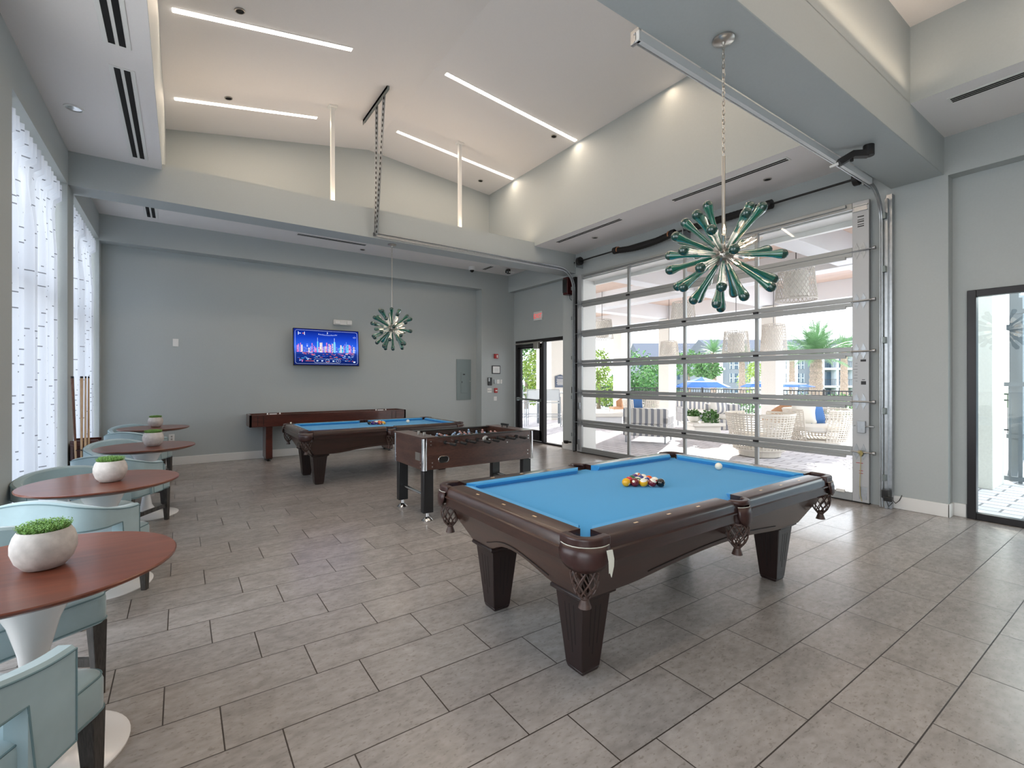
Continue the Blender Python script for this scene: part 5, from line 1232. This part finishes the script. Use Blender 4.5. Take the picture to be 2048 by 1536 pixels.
def pillow(p, rz, tilt, mm, label, s=.46):
    o = MB(); n = 10; pts = []
    for sgn in (1, -1):
        rings = []
        for i in range(n+1):
            row = []
            for j in range(n+1):
                u, v = -1+2*i/n, -1+2*j/n; t_ = .085*(max(0, (1-u**4)*(1-v**4)))**.55; row.append((s/2*u*(1-.06*(1-v*v)*0+.04*abs(v)), sgn*t_, s/2*v*(1+.04*abs(u))))
            rings.append(row)
        o.rings(rings, close=False, cap=False)
    bmesh.ops.remove_doubles(o.b, verts=o.b.verts, dist=.002)
    o.xform(Matrix.Translation((0, 0, s/2)))
    ob = o.obj('throw_pillow', mm, smooth=True); ob.location = p; ob.rotation_euler = (tilt, 0, rz); return tag(ob, label, 'pillow')
hd = -A_
wicker_chair(at(1519, 9.15), A_*0+math.radians(35), 'white woven rope barrel chair with its back to the overhead door')
w2 = at(1635, 10.4); wicker_chair(w2, math.radians(200), 'white woven rope barrel chair holding a white and a blue pillow', 1.12)
wicker_chair(at(1282, 15.6), math.radians(215), 'distant white woven chair with a pillow, behind the striped chair', 1.0)
fwd = Vector((math.sin(A_), math.cos(A_), 0)); rgt = Vector((math.cos(A_), -math.sin(A_), 0))
pillow(w2+fwd*.20-rgt*.16+Vector((0, 0, .48)), -A_-.35, -.25, M['cushion'], 'white throw pillow leaning in the woven chair beside the blue one')
pillow(w2+fwd*.22+rgt*.16+Vector((0, 0, .48)), -A_+.35, -.25, M['bluefab'], 'blue throw pillow leaning in the woven chair on the patio', .42)
q_ = at(1276, 15.6); pillow(q_+fwd*.22+Vector((0, 0, .48)), -A_, -.25, M['bluefab'], 'blue-grey pillow in the distant woven chair behind the striped chair', .42)
def rattan_chair(loc, rz, label):
    root = thing('rattan_armchair', label, 'outdoor chair', loc, rz, 'tan rattan chairs')
    m = MB(); rings = []
    for i in range(9):
        f = i/8; zt_ = .62+.26*math.sin(PI*f); a = PI*(.5+f); r = .34; rings.append([(r*math.cos(a), r*math.sin(a), .40), (r*1.12*math.cos(a), r*1.12*math.sin(a), zt_), ((r*1.12-.03)*math.cos(a), (r*1.12-.03)*math.sin(a), zt_), ((r-.03)*math.cos(a), (r-.03)*math.sin(a), .40)])
    m.rings(rings); m.obj('backrest', M['tan'], root, smooth=True)
    m = MB(); m.box(-.32, .30, -.32, .32, .34, .42); m.obj('seat', M['tan'], root, bev=.02)
    for sx in (-1, 1):
        for sy_ in (-1, 1):
            m = MB(); m.tube([(sx*.30, sy_*.30, 0), (sx*.27, sy_*.28, .36)], .018, 8); m.obj('leg', M['rope'], root)
    return root
rattan_chair(at(1560, 12.6), math.radians(150), 'tan rattan armchair behind the woven chair, at the foot of the patio column')
rattan_chair(at(1238, 18.2)+Vector((0, 0, .0)), math.radians(150), 'small distant tan rattan armchair before the leftmost patio column')
# striped upholstery
def striped(loc, rz, label, w, d, name='striped_armchair', cat='outdoor armchair', extra=True):
    root = thing(name, label, cat, loc, rz, 'striped patio seats')
    m = MB(); m.box(-w/2, w/2, -d/2, d/2, .16, .44); m.obj('seat_base', M['stripe'], root, bev=.03)
    m = MB(); m.box(-w/2, w/2, -d/2, -d/2+.18, .44, .80); m.obj('backrest', M['stripe'], root, bev=.03)
    for s in (-1, 1):
        m = MB(); m.box(s*w/2-(.16 if s > 0 else 0), s*w/2+(.16 if s < 0 else 0), -d/2, d/2, .42, .62); m.obj('armrest', M['stripe'], root, bev=.03)
    m = MB(); m.box(-w/2+.17, w/2-.17, -d/2+.18, d/2+.01, .44, .54); m.obj('seat_cushion', M['cushion'], root, bev=.03)
    for sx in (-1, 1):
        for sy_ in (-1, 1): m = MB(); m.cyl((sx*(w/2-.06), sy_*(d/2-.06), 0), (sx*(w/2-.06), sy_*(d/2-.06), .17), .02, 8); m.obj('leg', M['alufur'], root)
    return root
striped((9.1, 7.35, 0), math.radians(-62), 'grey and white striped patio armchair with its back to the overhead door', 1.0, .95)
striped(at(1445, 12.6), math.radians(125), 'striped patio armchair facing the overhead door, left of the woven chair', .9, .9)
striped(at(1408, 14.6)+Vector((0, 0, 0)), math.radians(140), 'low striped patio sofa in the distance behind the white coffee table', 1.5, .85, 'striped_sofa', 'outdoor sofa')
q_ = at(1440, 12.7); pillow(q_+fwd*.0+Vector((0, 0, .53)), -A_+.2, -.2, M['stripe'], 'striped pillow on the striped armchair facing the overhead door', .5)
# coffee table with a planter
c_ = at(1405, 12.0)
root = thing('coffee_table', 'white low coffee table between the striped seats on the patio', 'coffee table', c_, math.radians(-30))
m = MB(); m.box(-.42, .42, -.36, .36, .30, .38); m.obj('table_top', M['cushion'], root, bev=.02); m = MB(); m.box(-.34, .34, -.28, .28, 0, .30); m.obj('table_base', M['cushion'], root, bev=.02)
def leaves(n, fn, size, seed, mat_, name, parent):
    b = bmesh.new(); r = random.Random(seed)
    for i in range(n):
        c = Vector(fn(r)); d = Vector((r.uniform(-1, 1), r.uniform(-1, 1), r.uniform(-.6, .8))).normalized()*size*r.uniform(.6, 1.3); s = d.cross(Vector((r.uniform(-1, 1), r.uniform(-1, 1), r.uniform(-1, 1)))).normalized()*size*.32
        b.faces.new([b.verts.new(p) for p in (c, c+d*.5+s, c+d, c+d*.5-s)])
    me = bpy.data.meshes.new(name); b.to_mesh(me); b.free(); me.materials.append(mat_); o = bpy.data.objects.new(name, me); COL.objects.link(o); o.parent = parent; return o
def shell(r, R, sz=1, fill=.45):
    a, zz = r.uniform(0, 2*PI), r.uniform(-1, 1); q = math.sqrt(1-zz*zz); k = R*(fill+(1-fill)*r.random()**.5); return (q*math.cos(a)*k, q*math.sin(a)*k, zz*k*sz)
p_ = at(1388, 12.1, .38); root = thing('potted_plant', 'white bowl of greenery on the patio coffee table', 'potted plant', p_)
m = MB(); m.lathe([(.08, 0), (.13, .03), (.17, .12), (.16, .15), (.14, .13), (.001, .12)], seg=20); m.obj('bowl', M['cushion'], root, smooth=True)
leaves(260, lambda r: tuple(Vector(shell(r, .17, .6))+Vector((0, 0, .2))), .07, 3, M['leaf'], 'leaves', root)
p_ = at(1421, 11.9, 0.0); root = thing('potted_plant', 'dark green bush beside the striped armchair on the patio', 'potted plant', p_)
leaves(320, lambda r: tuple(Vector(shell(r, .20, 1.1))+Vector((0, 0, .48))), .08, 4, M['leaf'], 'leaves', root); m = MB(); m.lathe([(.10, 0), (.14, .26), (.12, .26), (.001, .25)], seg=16); m.obj('pot', M['cushion'], root, smooth=True)
# long low white bench at the left
root = thing('patio_bench', 'long low white stone bench seen through the first pane column', 'bench', at(1210, 15.0), -A_+.1)
m = MB(); m.box(-.85, .6, -.3, .3, .30, .42); m.obj('bench_top', M['cushion'], root, bev=.02); m = MB(); m.box(-.75, .5, -.2, .2, 0, .30); m.obj('bench_base', M['beamw'], root, bev=.02)
# ------------------------------------------------ fence
root = thing('pool_fence', 'dark metal picket fence along the patio edge before the pool', 'fence', (17.8, 0, 0))
y0, y1 = 2.5, 18.5; m = MB()
for z in (.14, .92, 1.08): m.box(-.015, .015, y0, y1, z-.02, z+.02)
m.obj('fence_rail', M['black'], root); m = MB(); y = y0
while y < y1: m.box(-.009, .009, y-.009, y+.009, .03, 1.08); y += .115
o = m.obj('fence_pickets', M['black'], root); k = 0; y = y0
while y <= y1: m = MB(); m.box(-.03, .03, y-.03, y+.03, -.01, 1.14); m.obj('fence_post', M['black'], root); y += 2.28
# ------------------------------------------------ parasols
def parasol(p, zr, zp, R, label):
    root = thing('parasol', label, 'parasol', (p[0], p[1], -1), 0, 'blue parasols by the pool')
    m = MB(); n = 8; m.lathe([(R, zr+1), (R*.55, zr+1+(zp-zr)*.55), (.02, zp+1)], seg=n, cap=False); o = m.obj('canopy', M['umb'], root); sm = o.modifiers.new('s', 'SOLIDIFY'); sm.thickness = .02
    m = MB(); m.lathe([(R*.62, zr+1+(zp-zr)*.50), (R*.60, zr+1.03+(zp-zr)*.52)], seg=n, cap=False); m.obj('canopy_band', M['cushion'], o)
    m = MB(); m.cyl((0, 0, 0), (0, 0, zp+1), .03, 8); m.lathe([(.35, 0), (.35, .08), (.05, .12)], seg=16); m.obj('pole', M['alufur'], root)
parasol(at(1404, 27.8), 1.05, 1.62, 1.6, 'largest blue parasol beyond the fence, seen in the third pane column')
parasol(at(1516, 42), .85, 1.42, 1.5, 'blue parasol with its pointed top above the round bush')
parasol(at(1585, 34), .98, 1.32, 1.5, 'pale-looking blue parasol right of the middle patio column')
# ------------------------------------------------ palms
def palm(p, zc, R, n, label, seed, tr=.28, up=1.0, droop=1.0):
    root = thing('palm_tree', label, 'palm tree', (p[0], p[1], -1), 0, 'palms around the pool'); h = zc+1; r = random.Random(seed)
    m = MB(); k = int(h/.22); pts = [(0, 0, h*i/k) for i in range(k+1)]; m.tube(pts, [tr*(1.0+(.14 if i % 2 else 0))*(1.15-.3*i/k) for i in range(k+1)], 10); m.obj('trunk', M['bark'], root)
    b = bmesh.new()
    for i in range(n):
        az = i*2.39996; el = math.radians(84-92*(i/n)**.9); L = R*r.uniform(.85, 1.08); prev = Vector((0, 0, h)); d = Vector((math.cos(az)*math.cos(el), math.sin(az)*math.cos(el), math.sin(el)))
        steps = 16; 
        for s in range(steps):
            f = s/steps; d2 = (d+Vector((0, 0, -1.0*droop*f*f))).normalized(); nx_ = prev+d2*L/steps; side = d2.cross(Vector((0, 0, 1)))
            if side.length < .05: side = Vector((1, 0, 0))
            side.normalize(); upv = side.cross(d2).normalized()
            w = .02; b.faces.new([b.verts.new(q) for q in (prev-side*w, prev+side*w, nx_+side*w*.8, nx_-side*w*.8)])
            if s > 1:
                ll = L*.24*math.sin(PI*min(1, .2+f*.85))
                for sg in (-1, 1):
                    for q in range(2):
                        c = prev.lerp(nx_, q/2); tip = c+(side*sg*.8+d2*.75-upv*.12+Vector((0, 0, r.uniform(-.1, .1)))).normalized()*ll; ww = d2*.022*R
                        b.faces.new([b.verts.new(v) for v in (c-ww*.5, c+ww*.5, tip)])
            prev = nx_
    me = bpy.data.meshes.new('fronds'); b.to_mesh(me); b.free(); me.materials.append(M['frond']); o = bpy.data.objects.new('fronds', me); COL.objects.link(o); o.parent = root
    return root
palm(at(1632, 36), 3.2, 3.4, 64, 'large date palm with a full feathery crown, right of the patio column', 1, .42, droop=.9)
palm(at(1484, 46), 3.6, 1.8, 34, 'slim palm trunk behind the round bush and the low pendant', 2, .28)
palm(at(1688, 47), 4.3, 2.2, 36, 'palm at the right edge of the overhead door panes', 3, .30)
palm(at(1427, 48), 4.2, 2.0, 34, 'palm standing behind the largest blue parasol', 4, .28)
palm(at(1584, 50), 3.9, 2.0, 30, 'thin palm between the patio column and the large date palm', 5, .26)
def tree(p, zb, blobs, hz, label, seed, mm='leaf', n=1500, size=.16, name='tree', cat='tree', group='trees and bushes beyond the patio', trunk=.12):
    root = thing(name, label, cat, (p[0], p[1], zb), 0, group)
    def fn(r): bx, by, bz, R, sz = r.choice(blobs); v = shell(r, R, sz); return (v[0]+bx, v[1]+by, v[2]+bz)
    leaves(n, fn, size, seed, M[mm], 'foliage', root)
    if trunk: m = MB(); m.tube([(0, 0, 0), (.05, 0, hz*.5), (0, .05, hz)], [trunk, trunk*.8, trunk*.5], 8); m.obj('trunk', M['bark'], root)
    return root
tree(at(1275, 30), -1, [(0, 0, 3.0, 1.5, .9), (.9, -.5, 2.0, 1.2, 1), (-.8, .4, 2.0, 1.2, 1), (0, 0, 1.2, 1.3, 1)], 2.6, 'leafy green tree in the second pane column, left part', 1, 'leaf', 3200, .2)
tree(at(1312, 27), -1, [(0, 0, 2.4, 1.0, 1.2), (.3, -.3, 1.2, 1.1, 1)], 2.2, 'darker green tree just left of the second patio column', 2, 'leaf', 2200, .18)
tree(at(1197, 24), -.1, [(0, 0, 2.3, .6, 1.4), (.2, -.3, 1.0, .8, 1)], 2.0, 'light tree seen through the leftmost panes', 3, 'leaf2', 1500, .15)
tree(at(1212, 27), -.1, [(0, 0, .8, .9, 1), (.4, -.2, .6, .7, 1)], .8, 'dark green bush at the foot of the light tree in the leftmost panes', 8, 'leaf', 1200, .15, 'bush', 'bush', trunk=.05)
tree(at(1378, 34), -1, [(0, 0, 3.6, 1.3, .75), (1.1, -.8, 3.2, .9, .8)], 3.2, 'bushy tree crown right behind the largest parasol', 4, 'leaf', 2200, .2)
tree(at(1488, 32), -1, [(0, 0, .7, 1.0, .75)], .5, 'round clipped bush left of the middle patio column', 5, 'leaf', 1500, .13, 'bush', 'bush', trunk=.06)
tree(at(1500, 52), -1, [(0, 0, 2.2, 1.4, 1.2), (.5, -.4, 3.6, .9, 1)], 2.0, 'yellow-green tree left of the patio column, under the low pendant', 6, 'leaf2', 1500, .2)
tree(at(1612, 31), -1, [(0, 0, .75, .95, .85)], .5, 'round clipped bush left of the date palm trunk', 7, 'leaf', 1400, .13, 'bush', 'bush', trunk=.06)
tree(at(1680, 31), -1, [(0, 0, .75, 1.1, .75)], .5, 'round clipped bush right of the date palm trunk', 9, 'leaf', 1500, .13, 'bush', 'bush', trunk=.06)
tree(at(1052, 24), -.1, [(0, 0, 2.6, 1.0, 1.1), (.4, -.3, 1.4, 1.1, 1), (-.5, .3, 3.4, .7, 1)], 2.4, 'green tree seen through the glass entrance door, left', 10, 'leaf', 3000, .16)
tree(at(1078, 21.5), -.1, [(0, 0, 2.0, .8, 1.2), (.1, -.1, 1.0, .75, 1)], 1.8, 'yellow-green tree seen through the glass entrance door, right', 11, 'leaf2', 2200, .14)
# ------------------------------------------------ bar stools and counter past the entrance
def stool(p, rz, label):
    root = thing('bar_stool', label, 'bar stool', p, rz, 'pale sling bar stools outside the entrance')
    m = MB(); m.box(-.22, .22, -.20, .22, .72, .745); m.obj('seat', M['sling'], root, bev=.006)
    m = MB(); m.hexa([(-.21, -.22, .80), (.21, -.22, .80), (.21, -.205, .80), (-.21, -.205, .80), (-.19, -.31, 1.13), (.19, -.31, 1.13), (.19, -.295, 1.13), (-.19, -.295, 1.13)]); m.obj('backrest', M['sling'], root)
    for s in (-1, 1):
        m = MB(); m.tube([(s*.25, -.24, 0), (s*.23, -.20, .74), (s*.21, -.32, 1.15)], .014, 6); m.obj('rear_leg', M['alufur'], root)
        m = MB(); m.tube([(s*.25, .24, 0), (s*.22, .20, .92), (s*.22, -.22, .94)], .014, 6); m.obj('front_leg', M['alufur'], root)
    m = MB(); m.tube([(-.21, -.32, 1.15), (.21, -.32, 1.15)], .014, 6)
    for z, w in ((.28, .245), (.36, .24)): m.tube([(-w, -.23, z), (w, -.23, z), (w, .22, z), (-w, .22, z)], .010, 5, loop=True)
    m.obj('foot_rail', M['alufur'], root)
for i, (px_, lab) in enumerate(((1106, 'pale sling bar stool seen whole through the sidelight'), (1070, 'pale sling bar stool in the middle of the glass entrance door'), (1035, 'pale sling bar stool at the left edge of the door glass'), (1142, 'pale sling bar stool partly hidden by the pier right of the sidelight'))):
    stool(at(px_, 15.0), -A_-.15, lab)
root = thing('bar_counter', 'dark-legged bar table behind the sling stools outside the entrance', 'bar table', at(1088, 15.9), -A_-.15)
m = MB(); m.box(-1.4, 1.4, -.3, .3, 1.0, 1.04); m.obj('table_top', M['sling'], root)
for x in (-.9, -.2, .5, 1.1): m = MB(); m.cyl((x, 0, 0), (x, 0, 1.0), .04, 8); m.obj('table_leg', M['steelg'], root)
m = MB(); m.box(11.05, 12.2, 13.3, 14.2, -.01, 3.75); struct(m.obj('patio_column', M['stucco'], bev=.01))
s_ = Vector((11.45, 13.28, 1.40)); root = thing('wall_sign', 'dark blue arched notice on the white column past the entrance', 'sign', s_)
m = MB(); pts = [(-.24, -.22), (.24, -.22), (.24, .19), (.12, .215), (0, .25), (-.12, .215), (-.24, .19)]; m.extrude_y(pts, -.02, 0); m.obj('sign_board', mat('slate_blue_sign', srgb(70, 82, 104), .5), root)
m = MB()
for z, w in ((.15, .14), (.07, .18), (.03, .17), (-.01, .19), (-.05, .16), (-.09, .18), (-.13, .15)): m.box(-w, w, -.023, -.02, z, z+.016)
m.obj('sign_lines', M['cushion'], root)
# ------------------------------------------------ right-hand window: steel gate and downpipe
root = thing('steel_gate', 'grey steel gate frame outside the right-hand window', 'gate', (9.62, 0, 0))
m = MB(); m.box(-.03, .03, -1.6, 1.56, .03, .09); m.box(-.03, .03, -1.6, 1.56, 1.36, 1.42); m.box(-.03, .03, -1.6, 1.42, 2.38, 2.44); m.box(-.03, .03, -1.6, -1.54, 0, 2.6); m.box(-.02, .02, 1.33, 1.37, 0, 2.6)
for i in range(12): y = 1.455-i*.11; m.box(-.012, .012, y-.012, y+.012, .08, 1.42)
m.obj('gate_frame', M['steelg'], root)
root = thing('downpipe', 'grey rectangular downpipe behind the gate outside the right-hand window', 'downpipe', (10.0, 1.46, 0))
m = MB(); m.tube([(-.16, .0, .02), (-.04, 0, .14), (0, 0, .34), (0, 0, 1.0), (0, 0, 3.6)], 0, flat=(.10, .13), up=(1, 0, 0)); m.obj('pipe', M['steelg'], root, bev=.004)
m = MB(); m.box(-.09, .09, -.075, .075, .60, .66); m.box(-.09, .09, -.075, .075, 2.18, 2.26); m.obj('pipe_clamp', M['steelg'], root)
m = MB(); m.box(12.6, 12.9, -6, 1.9, -.01, 3.0); struct(m.obj('wall_exterior', mat('grey_blue_stucco', srgb(150, 164, 172), .85)))
# ------------------------------------------------ apartment building
bp = at(1570, 80); root = thing('apartment_building', 'grey-blue three-storey apartment building behind the palms', 'building', (bp[0], bp[1], -1), -A_)
U = lambda px_: (px_-1570)*80/946.8
V_ = lambda py_: 1.45+(760-py_)*80/946.8+1
m = MB(); m.box(U(1425), U(1800), 0, 10, 0, V_(702)); m.obj('wall', M['facade'], root)
m = MB(); m.box(U(1500), U(1592), -.5, 0, 0, V_(704)); m.box(U(1428), U(1444), -.3, 0, 0, V_(704)); m.obj('wall_bay', M['facadew'], root)
m = MB(); m.extrude_x([(-1.2, V_(703)), (5, V_(674)), (11, V_(703))], U(1420), U(1810)); m.obj('roof', M['roof'], root)
m = MB(); m.extrude_y([(U(1668), V_(703)), (U(1690), V_(676)), (U(1716), V_(703))], -1.6, 2); m.obj('roof_gable', M['roof'], root)
for py0, py1 in ((722, 738), (747, 765), (779, 793)):
    for a, b_ in ((1460, 1464), (1468, 1476), (1497, 1503), (1564, 1569), (1591, 1599), (1603, 1607)):
        m = MB(); yy = -.56 if 1500 < (a+b_)/2 < 1592 else -.06; m.box(U(a), U(b_), yy, yy+.1, V_(py1), V_(py0)); w_ = m.obj('window', M['winglass'], root)
        m = MB(); m.box(U(a)-.06, U(a), yy-.03, yy+.1, V_(py1), V_(py0)); m.box(U(b_), U(b_)+.06, yy-.03, yy+.1, V_(py1), V_(py0)); m.box(U(a), U(b_), yy-.03, yy+.1, (V_(py1)+V_(py0))/2-.04, (V_(py1)+V_(py0))/2+.04); m.obj('window_trim', M['facadew'], w_)
for py0, py1 in ((715, 736), (744, 771), (778, 795)):
    for a, b_ in ((1638, 1661), (1668, 1694), (1432, 1443)):
        m = MB(); m.box(U(a), U(b_), -.12, .02, V_(py1), V_(py0)); m.obj('balcony_opening', M['winglass'], root)
    m = MB(); m.box(U(1636), U(1697), -1.4, 0, V_(py1+4), V_(py1)); m.box(U(1430), U(1444), -1.2, 0, V_(py1+4), V_(py1)); sl = m.obj('balcony_slab', M['facadew'], root)
    m = MB(); x = U(1637)
    while x < U(1696): m.box(x, x+.04, -1.38, -1.34, V_(py1), V_(py1)+1.0); x += .3
    m.box(U(1637), U(1696), -1.4, -1.33, V_(py1)+1.0, V_(py1)+1.06); m.obj('balcony_railing', M['black'], sl)
m = MB()
for px_ in (1636, 1664, 1697, 1560, 1622): m.box(U(px_)-.18, U(px_)+.18, -1.4, 0, 0, V_(706))
m.obj('balcony_column', M['facadew'], root)
bp = at(1330, 110); root = thing('apartment_building', 'long dark-roofed building far behind the trees on the left of the pool', 'building', (bp[0], bp[1], -1), -A_)
U2 = lambda px_: (px_-1330)*110/946.8
V2 = lambda py_: 1.45+(760-py_)*110/946.8+1
m = MB(); m.box(U2(1268), U2(1470), 0, 10, 0, V2(712)); m.obj('wall', M['facade'], root); m = MB(); m.extrude_x([(-1.2, V2(714)), (5, V2(683)), (11, V2(714))], U2(1276), U2(1470)); m.obj('roof', M['roof'], root)
for row in (722, 745, 768):
    for i in range(12): a = 1280+i*15; m = MB(); m.box(U2(a), U2(a+5), -.06, .04, V2(row+14), V2(row)); m.obj('window', M['winglass'], root)
